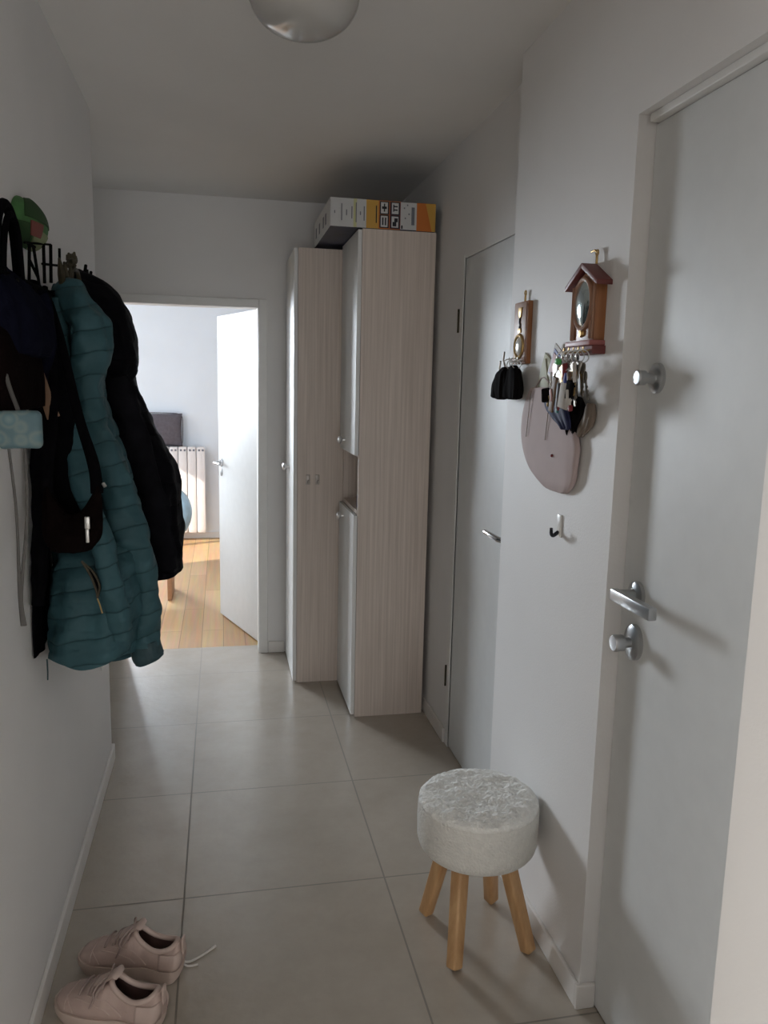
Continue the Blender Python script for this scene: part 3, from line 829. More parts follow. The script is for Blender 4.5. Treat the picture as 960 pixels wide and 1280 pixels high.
# ------------------------------------------------------------------ bags and clothes on the left wall
CL = -.4385
bg = thing('shoulder_bag', (-.40, 1.70, 1.43), 'dark brown leather bag with looped black handle at the left edge of the photo', 'bag')
MB().garment([(1.62, CL, -.395, 1.62, 1.80), (1.58, CL, -.378, 1.58, 1.85), (1.50, CL, -.368, 1.565, 1.875), (1.44, CL, -.370, 1.565, 1.87)], p=3.5, fold=.002, seed=2, hollow=False, clamp=CL, wr=.004).build('body', 'brownblack', bg)
MB().tube([(-.412, 1.635, 1.60), (-.414, 1.655, 1.72), (-.416, 1.695, 1.805), (-.416, 1.755, 1.838), (-.415, 1.81, 1.81), (-.413, 1.825, 1.72), (-.412, 1.82, 1.60)], .0105, 10, sub=6).build('handle', 'black', bg)
MB().tube([(-.400, 1.645, 1.60), (-.402, 1.668, 1.72), (-.404, 1.71, 1.795), (-.404, 1.755, 1.818), (-.403, 1.795, 1.795), (-.401, 1.803, 1.72), (-.400, 1.80, 1.60)], .006, 10, sub=6).build('handle', 'black', bg)
nv = thing('jacket', (-.40, 1.78, 1.52), 'navy jacket bunched over the hook left of the teal coat', 'jacket')
MB().garment([(1.712, CL, -.415, 1.70, 1.80), (1.695, CL, -.392, 1.655, 1.875), (1.66, CL, -.366, 1.60, 1.915), (1.62, CL, -.352, 1.595, 1.92), (1.57, CL, -.354, 1.60, 1.915), (1.545, CL, -.36, 1.61, 1.90)], p=2.4, fold=.004, seed=5, hollow=False, clamp=CL, wr=.010).build('body', 'navy', nv)
MB().tube([(-.395, 1.89, 1.68), (-.386, 1.905, 1.64), (-.382, 1.91, 1.58), (-.388, 1.913, 1.52), (-.392, 1.915, 1.49)], [.022, .025, .024, .021, .018], 16, sub=6, puff=.04, pq=.04, wr=.006).build('sleeve', 'navy', nv)

# pale blue pouch with two hanging straps
pc = thing('pouch', (-.36, 1.535, 1.377), 'pale blue patterned pouch with two long grey straps at the left edge', 'pouch')
b = MB(); b.box((-.395, 1.517, 1.372), (-.318, 1.545, 1.441), .012, seg=4)
bmesh.ops.subdivide_edges(b.bm, edges=b.bm.edges[:], cuts=2, use_grid_fill=True)
for v in b.bm.verts: v.co += Vector((0, 0, .003*mnoise.noise(v.co*40)))
b.build('body', 'pouch', pc)
for xs, xe in ((-.378, -.372), (-.350, -.369)):
    MB().tube([(xs, 1.535, 1.378), (xs*.6+xe*.4+.004, 1.54, 1.25), (xe-.002, 1.543, 1.10), (xe, 1.545, 1.035)], [.0026, .0028, .0034, .0042], 10, flat=((0, 1, 0), .45), sub=6).build('strap', 'strap', pc)
MB().tube([(-.36, 1.545, 1.438), (-.385, 1.575, 1.50), (-.402, 1.59, 1.60), (-.395, 1.70, 1.688)], .004, 8, sub=6).build('hanging_loop', 'strap', pc)

ts = thing('strap', (-.39, 1.895, 1.415), 'narrow tan leather strap hanging beside the dark brown bag', 'strap')
b = MB(); b.tube([(-.400, 1.905, 1.60), (-.398, 1.90, 1.53), (-.385, 1.89, 1.47), (-.366, 1.88, 1.412)], [.008, .009, .0125, .0145], 10, flat=((0, 1, 0), .22), sub=5); b.build('band', 'tan', ts)
MB().box((-.404, 1.894, 1.512), (-.390, 1.908, 1.528), .003).build('buckle', 'silver', ts)

# long black coat close to the wall
bc = thing('coat', (-.42, 2.03, .85), 'long black coat against the wall, left of and behind the teal coat', 'coat')
MB().garment([(1.72, CL, -.415, 2.0, 2.06), (1.68, CL, -.392, 1.97, 2.10), (1.58, CL, -.378, 1.955, 2.12), (1.45, CL, -.350, 1.945, 2.12), (1.30, CL, -.325, 1.945, 2.115), (1.22, CL, -.318, 1.95, 2.10), (1.16, CL, -.345, 1.95, 2.08), (1.10, CL, -.427, 1.93, 2.10), (.95, CL, -.428, 1.90, 2.14), (.85, CL, -.428, 1.895, 2.14)],
             p=2.8, fold=.002, seed=1.3, clamp=CL, wr=.006).build('body', 'black', bc)
MB().tube([(-.412, 1.935, 1.62), (-.405, 1.92, 1.48), (-.402, 1.915, 1.30), (-.410, 1.905, 1.12), (-.420, 1.885, .98)], [.022, .024, .024, .02, .016], 16, sub=8, puff=.05, pq=.09, wr=.005).build('sleeve', 'black', bc)

# teal puffer coat
tc_ = thing('coat', (-.31, 2.2, .74), 'teal quilted puffer coat hanging on the rack with an open zip pocket', 'coat')
def hem(X, Y, u):
    return (-.13*max(0, (Y-1.90))/.4-.02*math.sin((X+.4)*22))*u**4
MB().garment([(1.735, -.425, -.395, 2.19, 2.27), (1.70, CL, -.36, 2.15, 2.32), (1.63, CL, -.325, 2.14, 2.38), (1.56, CL, -.300, 2.14, 2.40), (1.48, CL, -.305, 2.14, 2.41), (1.40, CL, -.295, 2.145, 2.42), (1.30, CL, -.262, 2.145, 2.42), (1.20, -.425, -.232, 2.135, 2.42), (1.15, -.418, -.215, 2.05, 2.42), (1.08, -.420, -.200, 1.955, 2.42), (1.00, -.423, -.190, 1.915, 2.42), (.93, -.424, -.188, 1.895, 2.42), (.87, -.424, -.196, 1.885, 2.42), (.838, -.422, -.205, 1.882, 2.42)],
             p=3.0, quilt=.0055, qs=.052, tilt=.16, fold=.0025, seed=.7, hem=hem, clamp=CL, dz=.005, n=150, wr=.013).build('body', 'teal', tc_)
MB().tube([(-.345, 2.14, 1.685), (-.316, 2.115, 1.63), (-.309, 2.095, 1.555), (-.326, 2.085, 1.47), (-.309, 2.078, 1.38), (-.273, 2.065, 1.27), (-.236, 2.05, 1.14), (-.202, 2.035, 1.0), (-.194, 2.03, .90), (-.193, 2.03, .83)], [.034, .046, .046, .037, .040, .043, .045, .044, .041, .040], 32, sub=14, puff=.075, pq=.055, wr=.013).build('sleeve', 'teal', tc_)
MB().tube([(-.195, 2.03, .838), (-.190, 2.028, .80), (-.185, 2.027, .785)], [.037, .040, .036], 24, sub=6, puff=.05, pq=.008, wr=.003).build('cuff', 'teal2', tc_)
MB().tube([(-.398, 2.13, 1.69), (-.388, 2.105, 1.60), (-.372, 2.04, 1.46), (-.345, 1.985, 1.34), (-.315, 1.95, 1.24), (-.285, 1.93, 1.14), (-.262, 1.915, 1.03), (-.246, 1.91, .95), (-.238, 1.908, .885)], [.020, .024, .024, .025, .027, .029, .030, .029, .024], 24, sub=14, puff=.07, pq=.055, wr=.008).build('front_edge', 'teal', tc_)
# hood lying on the shoulders
MB().tube([(-.41, 2.24, 1.70), (-.378, 2.17, 1.712), (-.345, 2.12, 1.675), (-.312, 2.09, 1.62), (-.318, 2.075, 1.545), (-.345, 2.07, 1.49)], [.025, .038, .044, .040, .036, .018], 26, sub=12, puff=.06, pq=.06, wr=.013).build('hood', 'teal', tc_)
# pocket: zipper and pull
PY = 1.868
zp = MB(); zp.tube([(-.318, PY+.006, 1.085), (-.300, PY, 1.055), (-.287, PY-.006, 1.02), (-.284, PY-.008, 1.0)], .0028, 8, sub=5)
zp.tube([(-.318, PY+.006, 1.085), (-.294, PY-.001, 1.062), (-.279, PY-.007, 1.03), (-.284, PY-.008, 1.0)], .0024, 8, sub=5)
zp.build('pocket_zip', 'bronze', tc_)
MB().tube([(-.3155, PY+.010, 1.08), (-.297, PY+.007, 1.056), (-.285, PY+.002, 1.026), (-.284, PY, 1.004)], [.001, .008, .008, .001], 10, flat=((0, 1, 0), .3), sub=5).build('pocket_opening', 'black', tc_)
MB().tube([(-.284, PY-.010, 1.0), (-.279, PY-.012, .985), (-.274, PY-.013, .965)], .0018, 6).build('zip_pull', 'brass', tc_)
MB().tube([(-.405, 1.885, .85), (-.404, 1.882, .82), (-.405, 1.882, .80)], .0018, 6).build('drawcord', 'teal2', tc_)

# black handbag in front of the teal coat
hb = thing('handbag', (-.33, 1.84, 1.11), 'small slouchy black handbag with silver zip hanging over the teal coat', 'handbag')
b = MB()
b.garment([(1.262, -.385, -.268, 1.838, 1.872), (1.225, -.392, -.266, 1.824, 1.878), (1.18, -.392, -.268, 1.815, 1.88), (1.145, -.386, -.276, 1.815, 1.878), (1.118, -.372, -.296, 1.825, 1.87)], p=2.8, fold=.002, seed=4, hollow=False, dz=.005, wr=.005)
for v in b.bm.verts:
    t = (v.co.x+.328)/.052; k = max(0, (v.co.z-1.15)/.1)
    v.co.z -= .058*max(0, 1-t*t)*k
b.build('body', 'brownblack', hb)
MB().tube([(-.384, 1.855, 1.245), (-.378, 1.86, 1.31), (-.366, 1.88, 1.42), (-.372, 1.93, 1.58), (-.388, 1.995, 1.672)], [.013, .012, .010, .009, .008], 10, flat=((0, 1, 0), .5), sub=7).build('strap', 'black', hb)
MB().tube([(-.276, 1.855, 1.245), (-.282, 1.858, 1.31), (-.314, 1.88, 1.42), (-.352, 1.93, 1.58), (-.386, 1.998, 1.672)], [.014, .013, .011, .009, .008], 10, flat=((0, 1, 0), .5), sub=7).build('strap', 'black', hb)
MB().box((-.297, 1.803, 1.172), (-.286, 1.811, 1.200), .002).build('zip_slider', 'silver', hb)
MB().box((-.2955, 1.801, 1.142), (-.288, 1.807, 1.173), .002).build('zip_pull', 'silver', hb)
MB().tube([(-.262, 1.852, 1.268), (-.257, 1.848, 1.261)], .004, 10).build('strap_ring', 'silver', hb)

# hooded black puffer behind
hp = thing('coat', (-.28, 2.66, .87), 'black hooded puffer coat hanging behind the teal coat nearest the doorway', 'coat')
MB().garment([(1.62, CL, -.33, 2.56, 2.76), (1.56, CL, -.285, 2.52, 2.80), (1.48, CL, -.262, 2.50, 2.82), (1.40, CL, -.235, 2.49, 2.82), (1.30, CL, -.183, 2.49, 2.82), (1.20, CL, -.137, 2.49, 2.82), (1.12, CL, -.130, 2.49, 2.82), (1.0, CL, -.134, 2.49, 2.82), (.875, CL, -.136, 2.49, 2.82)],
             p=2.8, quilt=.003, qs=.07, tilt=.05, fold=.002, seed=3, clamp=CL, dz=.006, n=110, wr=.012).build('body', 'blackp', hp)
MB().garment([(1.825, CL, -.405, 2.60, 2.70), (1.80, CL, -.352, 2.53, 2.76), (1.75, CL, -.305, 2.49, 2.79), (1.68, CL, -.268, 2.48, 2.80), (1.60, CL, -.252, 2.48, 2.80), (1.53, CL, -.258, 2.49, 2.79), (1.485, CL, -.285, 2.52, 2.76)], p=2.3, quilt=.003, qs=.07, tilt=.05, fold=.002, seed=8, hollow=False, clamp=CL, wr=.010).build('hood', 'blackp', hp)
MB().tube([(-.30, 2.46, 1.50), (-.275, 2.45, 1.40), (-.245, 2.445, 1.28), (-.208, 2.44, 1.15), (-.182, 2.44, 1.0), (-.178, 2.44, .93)], [.04, .045, .045, .042, .038, .034], 22, sub=10, puff=.05, pq=.075, wr=.012).build('sleeve', 'char', hp)

# ------------------------------------------------------------------ plaques and keys on the right wall
def wallhook(m, y, z, x):   # brass hanger on top of a plaque
    m.tube([(x, y, z-.006), (x, y, z+.012)], .003, 8); m.torus((x, y, z+.018), .006, .002, (1, 0, 0), n=16)
pq = thing('wooden_plaque', (XN, 2.15, 1.572), 'small upright wooden plaque with a round dial and brass ornaments', 'plaque')
MB().box((.829, 2.104, 1.568), (.8448, 2.206, 1.740), .003).build('board', 'plaque', pq)
MB().box((.8272, 2.110, 1.573), (.8295, 2.200, 1.735), .001).build('face', 'plaqueface', pq)
m = MB(); wallhook(m, 2.150, 1.746, .838); m.build('hanger', 'brass', pq)
m = MB(); m.prism([(.8245, 2.139, 1.724), (.8245, 2.166, 1.724), (.8245, 2.164, 1.708), (.8245, 2.157, 1.695), (.8245, 2.147, 1.695), (.8245, 2.141, 1.708)], (.003, 0, 0), bev=.0008)
m.build('brass_ornament', 'brass', pq)
MB().box((.8245, 2.142, 1.654), (.8275, 2.162, 1.667), .001).build('brass_ornament', 'brass', pq)
MB().tube([(.826, 2.152, 1.695), (.826, 2.155, 1.684), (.826, 2.149, 1.675), (.826, 2.152, 1.667)], .003, 6).build('figure', 'ink', pq)
m = MB(); m.torus((.8265, 2.152, 1.617), .031, .005, (-1, 0, 0), n=36); m.build('dial_ring', 'brass', pq)
MB().lathe([(0, 0), (.029, 0), (.020, .005), (0, .008)], (.8275, 2.152, 1.617), (-1, 0, 0), 32).build('dial', 'dialw', pq)
for y in (2.12, 2.14, 2.165, 2.185): MB().tube([(.8275, y, 1.578), (.816, y, 1.572), (.812, y, 1.578), (.812, y, 1.586)], .0016, 6).build('hook', 'silver', pq)
kt = thing('key_pouch', (.81, 2.18, 1.47), 'bunch of black leather key cases hanging under the small plaque', 'keys')
MB().garment([(1.560, .805, .822, 2.135, 2.17), (1.548, .800, .826, 2.105, 2.185), (1.50, .795, .828, 2.085, 2.195), (1.474, .796, .826, 2.09, 2.19)], p=3.4, fold=.003, seed=2, hollow=False, dz=.006, n=60, wr=.004).build('case', 'plum', kt)
MB().garment([(1.556, .800, .815, 2.18, 2.22), (1.54, .792, .818, 2.178, 2.25), (1.49, .790, .820, 2.178, 2.262), (1.472, .792, .818, 2.185, 2.255)], p=3.4, fold=.003, seed=6, hollow=False, dz=.006, n=60, wr=.004).build('case', 'plum', kt)
MB().garment([(1.535, .800, .812, 2.245, 2.275), (1.51, .794, .818, 2.242, 2.295), (1.475, .794, .818, 2.245, 2.298)], p=3.4, fold=.002, seed=9, hollow=False, dz=.006, n=48, wr=.004).build('case', 'plum', kt)
for y, z in ((2.125, 1.566), (2.15, 1.572), (2.17, 1.565), (2.195, 1.57)): MB().torus((.812, y, z), .012, .0015, (.4, .9, .1), n=18, m=6).build('ring', 'silver', kt)
for k, (y, z) in enumerate(((2.235, 1.555), (2.205, 1.58))): MB().tube([(.808, y, z-.02), (.803, y+.004, z), (.800, y-.01, z+.022)], .0028, 6).build('key', 'keysteel', kt)

# house-shaped key holder
hs = thing('key_holder', (XN, 1.73, 1.60), 'house-shaped wooden key holder with red roof and oval dial', 'key holder')
hx = .818; ym = 1.733
MB().prism([(hx, 1.674, 1.61), (hx, 1.792, 1.61), (hx, 1.792, 1.735), (hx, ym, 1.764), (hx, 1.674, 1.735)], (.8448-hx, 0, 0), bev=.0015).build('body', 'plaque', hs)
for y in (1.679, 1.691, 1.775, 1.787): MB().tube([(hx-.002, y, 1.614), (hx-.002, y, 1.655 if y in (1.691, 1.775) else 1.735)], .003, 8).build('post', 'plaqueface', hs)
m = MB()
for s_ in (-1, 1):
    ye = ym+s_*.082
    m.prism([(hx-.012, ym, 1.785), (hx-.012, ye, 1.740), (hx-.012, ye, 1.729), (hx-.012, ym, 1.773)], (.8448-hx+.012, 0, 0), bev=.001)
m.build('roof', 'roof', hs)
MB().box((hx-.012, 1.668, 1.599), (.8448, 1.798, 1.611), .002).build('base_shelf', 'roofpink', hs)
MB().box((hx-.006, 1.664, 1.580), (.8448, 1.800, 1.599), .002).build('hook_rail', 'roof', hs)
m = MB(); m.torus((hx-.001, ym, 1.694), .043, .006, (-1, 0, 0), n=48, sx=1.30, sy=1.); m.build('dial_ring', 'plaqueface', hs)
MB().lathe([(0, -.002), (.041, -.001), (.036, .004), (.018, .008), (0, .009)], (hx-.001, ym, 1.694), (-1, 0, 0), 48, sx=1.30).build('dial', 'dial', hs)
m = MB(); wallhook(m, 1.716, 1.788, .835); m.tube([(.835, 1.716, 1.806), (.832, 1.722, 1.812), (.832, 1.738, 1.811)], .0026, 6); m.build('hanger', 'brass', hs)
MB().lathe([(0, 0), (.010, 0), (.007, .006), (0, .007)], (hx, ym, 1.628), (-1, 0, 0), 16).build('brass_ornament', 'brass', hs)
hk = (1.675, 1.700, 1.725, 1.750, 1.778)
for y in hk: MB().tube([(hx-.0065, y, 1.590), (hx-.018, y, 1.584), (hx-.022, y, 1.588), (hx-.022, y, 1.596)], .0018, 6, sub=3).build('hook', 'brass', hs)

def key_mesh(p, dvec, L, mb):
    dvec = Vector(dvec).normalized(); side = dvec.cross(Vector((1, 0, .2))).normalized(); p = Vector(p)
    nrm = dvec.cross(side)
    mb.lathe([(0, -.0014), (.0125, -.0014), (.0135, 0), (.0125, .0014), (0, .0014)], p+dvec*.013, nrm, 18)
    a = p+dvec*.023; b_ = p+dvec*L
    w = side*.0040; t = nrm*.0012
    mb.prism([a-w-t, a+w-t, b_+w*.6-t, b_-w-t], t*2)
    for k in range(3):
        c = p+dvec*(L*(.55+.15*k)); mb.prism([c+w-t, c+w+side*.0024-t, c+w+side*.0024+dvec*.004-t, c+w+dvec*.005-t], t*2)
def keyring(y, label, seed, nk, fobs, x=.795, z=1.586):
    rs = random.Random(seed)
    root = thing('key_bunch', (x, y, z-.02), label, 'keys', None)
    MB().torus((x, y, z-.012), .0145, .0014, (.35, .93, .1), n=24, m=6).build('ring', 'silver', root)
    for k in range(nk):
        a = -.75+1.5*(k+.5)/nk+rs.uniform(-.12, .12); mb = MB()
        key_mesh((x-.008+.010*rs.uniform(-1, 1.4), y+.014*a, z-.024-rs.uniform(0, .03)), (rs.uniform(-.10, .06), a*.8, -1), rs.uniform(.058, .080), mb)
        mb.build('key', 'keysteel' if rs.random() < .62 else 'brass', root)
    for (mat, w, l, dy, dz, th) in fobs:
        q = Matrix.Rotation(rs.uniform(-.32, .32), 3, 'X') @ Matrix.Rotation(rs.uniform(-.5, .5), 3, 'Z')
        cx_ = x-.012-.014*rs.random()
        MB().box((cx_-th/2, y+dy-w/2, z-.026-dz-l), (cx_+th/2, y+dy+w/2, z-.026-dz), min(.003, th*.4), rot=q).build('fob', mat, root)
        MB().tube([(x, y, z-.024), (cx_, y+dy*.7, z-.026-dz+.004)], .0012, 6).build('fob_link', 'silver', root)
keyring(1.675, 'key bunch on the rightmost hook with a black fob', 1, 6, [('plum', .026, .044, .008, .040, .012), ('kwhite', .008, .045, -.016, .0, .006), ('red', .012, .014, .0, .095, .010), ('inkg', .012, .05, .02, .03, .005)])
keyring(1.700, 'key bunch with an off-white tag and a narrow blue strip', 2, 6, [('kwhite', .034, .060, .010, .045, .004), ('blue', .010, .065, .012, .022, .006), ('kwhite', .014, .040, -.020, .060, .005), ('ktan', .012, .03, -.01, .02, .006)])
keyring(1.725, 'key bunch with a deep red lanyard in the middle of the hooks', 3, 6, [('red', .020, .110, .022, .0, .006), ('red', .014, .075, -.006, .0, .006), ('inkg', .012, .06, .03, .045, .006)])
keyring(1.750, 'key bunch with a bright green bead and a brown leather tag', 4, 6, [('kgreen', .014, .013, .0, -.010, .013), ('ktan', .022, .085, .034, .030, .006), ('kteal', .014, .036, .014, .080, .006), ('roof', .012, .05, .01, .01, .005)])
keyring(1.778, 'key bunch on the leftmost hook with a black and brass fob', 5, 6, [('plum', .022, .034, .040, .058, .010), ('brass', .011, .028, .030, .075, .006), ('kwhite', .014, .045, .032, .020, .004), ('kpink', .014, .03, .012, .06, .005)])

cd = thing('card', (.838, 1.90, 1.52), 'tilted pink card with white and blue border beside the keys', 'card')
q = Matrix.Rotation(math.radians(28), 3, 'X')
MB().box((.832, 1.850, 1.512), (.836, 1.940, 1.600), .001, rot=q).build('sheet', 'kwhite', cd)
MB().box((.8305, 1.857, 1.520), (.8322, 1.933, 1.588), .0005, rot=q).build('border', 'blue', cd)
MB().box((.829, 1.863, 1.526), (.8308, 1.929, 1.580), .0005, rot=q).build('face', 'kpink', cd)
cg = thing('card', (.84, 1.99, 1.50), 'pale green folded paper on the wall left of the pink card', 'card')
MB().prism([(.840, 2.045, 1.492), (.840, 1.930, 1.498), (.840, 1.955, 1.575), (.840, 1.995, 1.595), (.840, 2.020, 1.550)], (.004, 0, 0), bev=.0008).build('sheet', 'cream', cg)
MB().prism([(.837, 2.015, 1.500), (.837, 1.955, 1.503), (.837, 1.985, 1.580)], (.0025, 0, 0), bev=.0005).build('fold', 'cream', cg)

pb = thing('cloth_bag', (.83, 1.92, 1.25), 'pale mauve cloth bag hanging flat on the wall below the key holder', 'bag')
MB().garment([(1.500, .828, .8445, 1.85, 2.07), (1.47, .824, .8445, 1.82, 2.09), (1.42, .820, .8445, 1.775, 2.105), (1.365, .818, .8445, 1.742, 2.10), (1.32, .819, .8445, 1.748, 2.075), (1.285, .821, .8445, 1.755, 2.035), (1.262, .824, .8445, 1.775, 1.985), (1.247, .830, .8445, 1.80, 1.95)], p=3.6, fold=.0005, seed=3, hollow=False, clamp=.8445, dz=.006).build('body', 'pinkbag', pb)
m = MB()
for y in (2.035, 1.905): m.tube([(.8225, y, 1.495), (.8175, y-.004, 1.44), (.8155, y+.002, 1.37)], .0011, 6, sub=4)
m.build('seam', 'taupe', pb)
MB().lathe([(0, 0), (.004, 0), (.003, .004), (0, .005)], (.818, 1.862, 1.334), (-1, 0, 0), 12).build('pin', 'red', pb)
MB().tube([(.836, 2.04, 1.50), (.837, 1.99, 1.53), (.836, 1.92, 1.50)], .002, 6, sub=6).build('cord', 'pinkbag', pb)

np_ = thing('pouch', (.81, 1.82, 1.41), 'navy blue cloth pouch hanging under the keys', 'pouch')
MB().garment([(1.500, .803, .815, 1.80, 1.86), (1.485, .798, .816, 1.785, 1.898), (1.455, .797, .816, 1.762, 1.892), (1.43, .799, .815, 1.750, 1.850), (1.410, .803, .812, 1.748, 1.80)], p=2.3, fold=.003, seed=2, hollow=False, dz=.006, n=56, wr=.006).build('body', 'navypouch', np_)
MB().tube([(.803, 1.815, 1.498), (.797, 1.805, 1.54), (.796, 1.780, 1.576)], .0018, 6, sub=5).build('cord', 'red', np_)
bp_ = thing('pouch', (.81, 1.72, 1.40), 'black and taupe leather pouch at the bottom of the key bunches', 'pouch')
MB().garment([(1.480, .822, .836, 1.725, 1.80), (1.46, .818, .839, 1.712, 1.81), (1.435, .818, .839, 1.722, 1.805), (1.41, .820, .838, 1.742, 1.805), (1.394, .824, .836, 1.765, 1.795)], p=2.3, fold=.003, seed=5, hollow=False, dz=.006, n=56, wr=.006).build('body', 'plum', bp_)
MB().garment([(1.466, .824, .842, 1.680, 1.712), (1.44, .821, .843, 1.675, 1.722), (1.415, .822, .843, 1.688, 1.745), (1.395, .826, .840, 1.72, 1.758)], p=2.3, fold=.002, seed=1, hollow=False, dz=.006, n=48, wr=.004).build('flap', 'taupe', bp_)
MB().tube([(.829, 1.76, 1.478), (.815, 1.74, 1.53), (.797, 1.702, 1.576)], .0018, 6, sub=5).build('cord', 'black', bp_)

wh = thing('wall_hook', (XN, 1.85, 1.14), 'small white wall hook with a black tip below the mauve bag', 'hook')
MB().box((.840, 1.838, 1.128), (.8448, 1.862, 1.185), .002).build('back_plate', 'plastic', wh)
MB().tube([(.840, 1.848, 1.140), (.826, 1.845, 1.132), (.818, 1.84, 1.137), (.815, 1.835, 1.152)], [.005, .005, .0045, .004], 10, sub=4).build('prong', 'ink', wh)
MB().lathe([(0, 0), (.003, 0), (.002, .003), (0, .0035)], (.840, 1.858, 1.135), (-1, 0, 0), 10).build('screw', 'red', wh)

# socket low on the left wall under the coats
so = thing('wall_socket', (XL, 2.93, .48), 'white wall socket low on the left wall under the coats', 'socket')
MB().box((XL, 2.89, .45), (XL+.008, 2.97, .53), .003).build('plate', 'plastic', so)
MB().lathe([(0, .004), (.016, .004), (.020, .0095), (.022, .0095), (.022, .0), (0, 0)], (XL+.0005, 2.93, .49), (1, 0, 0), 24).build('outlet', 'plastic', so)

# ------------------------------------------------------------------ bedroom things
rd = thing('radiator', (-.7, 7.6, .08), 'white column radiator on the far bedroom wall', 'radiator')
nS = 13
for k in range(nS):
    xr = -.152-.082*k
    m = MB()
    m.box((xr-.077, 7.53, .10), (xr, 7.548, .865), .006); m.box((xr-.060, 7.548, .12), (xr-.017, 7.63, .86), .01)
    m.box((xr-.077, 7.53, .845), (xr, 7.63, .893), .012); m.box((xr-.077, 7.535, .082), (xr, 7.63, .12), .012)
    for j in (0, 1): m.box((xr-.062+.034*j, 7.527, .855), (xr-.045+.034*j, 7.5305, .873), .0, mi=1)
    m.build('section', ['radiator', 'inkg'], rd)
for x_, z_ in ((-.32, .82), (-.32, .16), (-1.05, .82), (-1.05, .16)): MB().box((x_-.012, 7.62, z_-.012), (x_+.012, 7.698, z_+.012), .002).build('bracket', 'radiator', rd)
for x_ in (-1.245, -1.275): MB().tube([(-1.21, 7.6, .105), (x_, 7.6, .105), (x_, 7.6, .0)], .010, 10).build('pipe', 'radiator', rd)
cu = thing('cushion', (-.62, 7.58, .895), 'grey square cushion standing on top of the radiator against the wall', 'cushion')
b = MB(); bb = bmesh.new(); N = 20; g = {}
for s in (-1, 1):
    for i in range(N+1):
        for j in range(N+1):
            u, v = i/N*2-1, j/N*2-1
            th = .055*((1-abs(u)**3.5)*(1-abs(v)**3.5))**.5
            pin = 1-.04*(1-abs(u)**2)*abs(v)**6; pin2 = 1-.04*(1-abs(v)**2)*abs(u)**6
            g[s, i, j] = bb.verts.new((-.61+u*.255*pin2, 7.615+s*th+.02*v, 1.047+v*.152*pin))
for s in (-1, 1):
    for i in range(N):
        for j in range(N): bb.faces.new((g[s, i, j], g[s, i+1, j], g[s, i+1, j+1], g[s, i, j+1]))
bmesh.ops.remove_doubles(bb, verts=bb.verts[:], dist=.0005); bmesh.ops.recalc_face_normals(bb, faces=bb.faces[:])
b._join(bb); b.build('cover', 'cushion', cu, angle=80)
pts = []
for k in range(65):
    a = 2*PI*k/64; c, s = math.cos(a), math.sin(a); e_ = 8
    d = (abs(c)**e_+abs(s)**e_)**(-1/e_)
    pts.append((-.61+.257*c*d, 7.615+.02*s*d, 1.047+.154*s*d))
MB().tube(pts, .004, 6, cap=False).build('piping', 'cushion', cu)

bn = thing('bench', (-.65, 5.62, 0), 'low reddish wooden bench in the bedroom behind the coats', 'bench')
MB().box((-1.05, 5.44, .40), (-.335, 5.80, .43), .004).build('seat', 'bench', bn)
MB().box((-.375, 5.455, 0), (-.345, 5.785, .40), .004).build('side_panel', 'bench', bn)
MB().box((-1.04, 5.455, 0), (-1.01, 5.785, .40), .004).build('side_panel', 'bench', bn)
MB().box((-1.01, 5.48, .15), (-.375, 5.50, .24), .003).build('rail', 'bench', bn)
bb_ = thing('plastic_bag', (-.31, 5.60, .43), 'pale blue crinkled plastic bag standing on the bench beyond the black coat', 'bag')
m = MB()
m.garment([(.775, -.41, -.33, 5.56, 5.64), (.74, -.43, -.268, 5.53, 5.67), (.68, -.44, -.226, 5.50, 5.70), (.61, -.44, -.208, 5.49, 5.71), (.54, -.44, -.216, 5.50, 5.70), (.49, -.43, -.235, 5.51, 5.69), (.455, -.43, -.262, 5.52, 5.68), (.431, -.43, -.345, 5.53, 5.67)], p=2.3, fold=.006, seed=4, hollow=False, n=60)
m.build('body', 'bluebag', bb_)
MB().torus((-.37, 5.60, .80), .03, .006, (0, 1, 0), n=24).build('handle', 'bluebag', bb_)

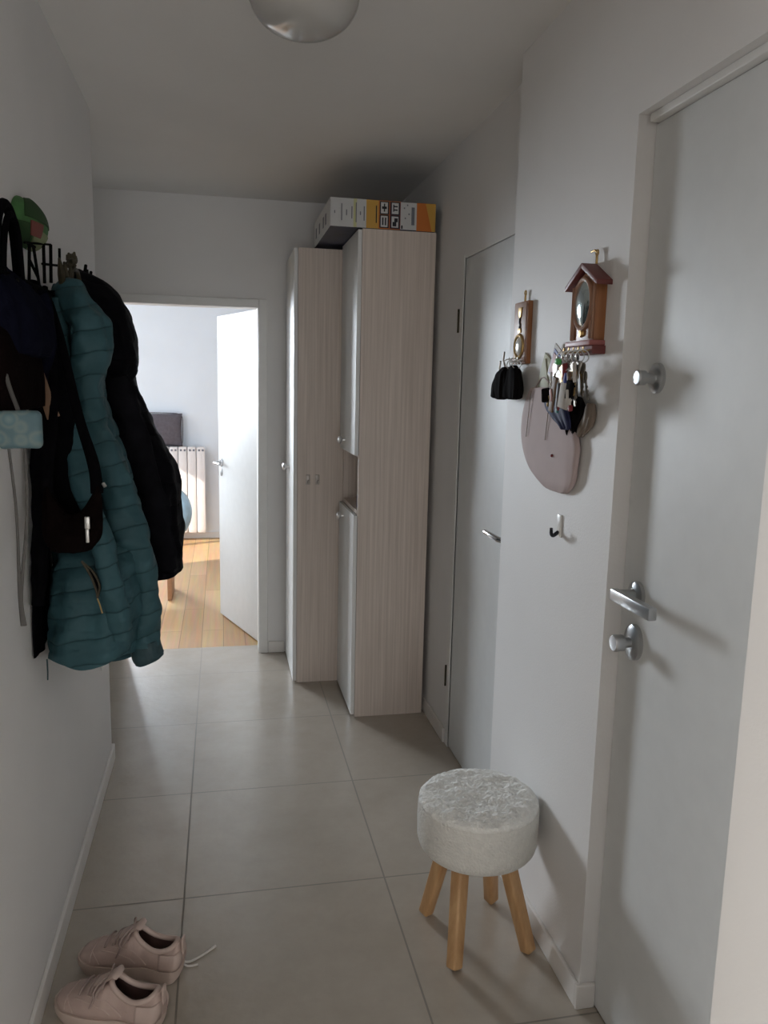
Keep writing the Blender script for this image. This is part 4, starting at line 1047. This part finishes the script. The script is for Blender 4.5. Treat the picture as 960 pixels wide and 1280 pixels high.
# ------------------------------------------------------------------ light
def area(name, loc, rot, sx, sy, e, col):
    l = bpy.data.lights.new(name, 'AREA'); l.shape = 'RECTANGLE'; l.size = sx; l.size_y = sy; l.energy = e; l.color = col
    o = bpy.data.objects.new(name, l); COL.objects.link(o); o.location = loc; o.rotation_euler = rot
    return o
E_BACK, E_LEFT, E_REAR, E_SIDE, E_SUN = 78, 34, 27, 50, 7
bw = area('daylight_back_window', (-1.7, 7.83, 1.70), (-PI/2, 0, 0), 1.2, 1.1, E_BACK, (.84, .92, 1.))
bw.rotation_euler = Vector((1.3, -5.8, -1.5)).to_track_quat('-Z', 'Y').to_euler(); bw.data.spread = math.radians(85)
area('daylight_left_window', (-3.13, 6.15, 1.55), (0, -PI/2, 0), 1.3, 1.7, E_LEFT, (.84, .92, 1.))
area('added_rear_fill', (-.175, -3.13, 1.04), (PI/2, 0, 0), 1.15, 1.9, E_REAR, (1., .975, .93))  # unseen fill, added behind the camera to brighten the hall
area('added_side_fill', (-3.13, -1.05, 1.5), (0, -PI/2, 0), 1.4, 1.3, E_SIDE, (1., .97, .92))  # unseen fill, added to brighten the near right wall
sun = bpy.data.lights.new('sun', 'SUN'); sun.energy = E_SUN; sun.angle = .01; sun.color = (1, .93, .82)
so_ = bpy.data.objects.new('sun', sun); COL.objects.link(so_)
so_.rotation_euler = Vector((2.85, 1.30, -1.55)).to_track_quat('-Z', 'Y').to_euler()
w = bpy.data.worlds.new('sky'); SC.world = w; w.use_nodes = True
w.node_tree.nodes['Background'].inputs['Color'].default_value = (.80, .90, 1., 1)
w.node_tree.nodes['Background'].inputs['Strength'].default_value = 1.2

# ------------------------------------------------------------------ camera
cam = bpy.data.cameras.new('camera'); co = bpy.data.objects.new('camera', cam); COL.objects.link(co)
f = 985.
cxp, cyp, vx, vy, roll = 480., 640., 276., 477., .0225
d = Vector((vx-cxp, vy-cyp, f)).normalized()
n = d.cross(Vector((1, roll, 0))).normalized()
if n.y < 0: n = -n
Xw = n.cross(d)
if Xw.x < 0: Xw = -Xw
right = Vector((Xw.x, d.x, -n.x)); down = Vector((Xw.y, d.y, -n.y)); fwd = Vector((Xw.z, d.z, -n.z))
mt = Matrix((right, -down, -fwd)).transposed().to_4x4()
co.matrix_world = Matrix.Translation((0, 0, 1.5)) @ mt
cam.sensor_fit = 'VERTICAL'; cam.sensor_height = 36; cam.sensor_width = 27; cam.lens = f/1280*36; cam.clip_start = .02
SC.camera = co
SC.view_settings.view_transform = 'Standard'; SC.view_settings.look = 'None'
SC.view_settings.gamma = 1; SC.view_settings.use_curve_mapping = False
SC.view_settings.exposure = 0.0
for o in bpy.data.objects:
    if '_w' in o: del o['_w']
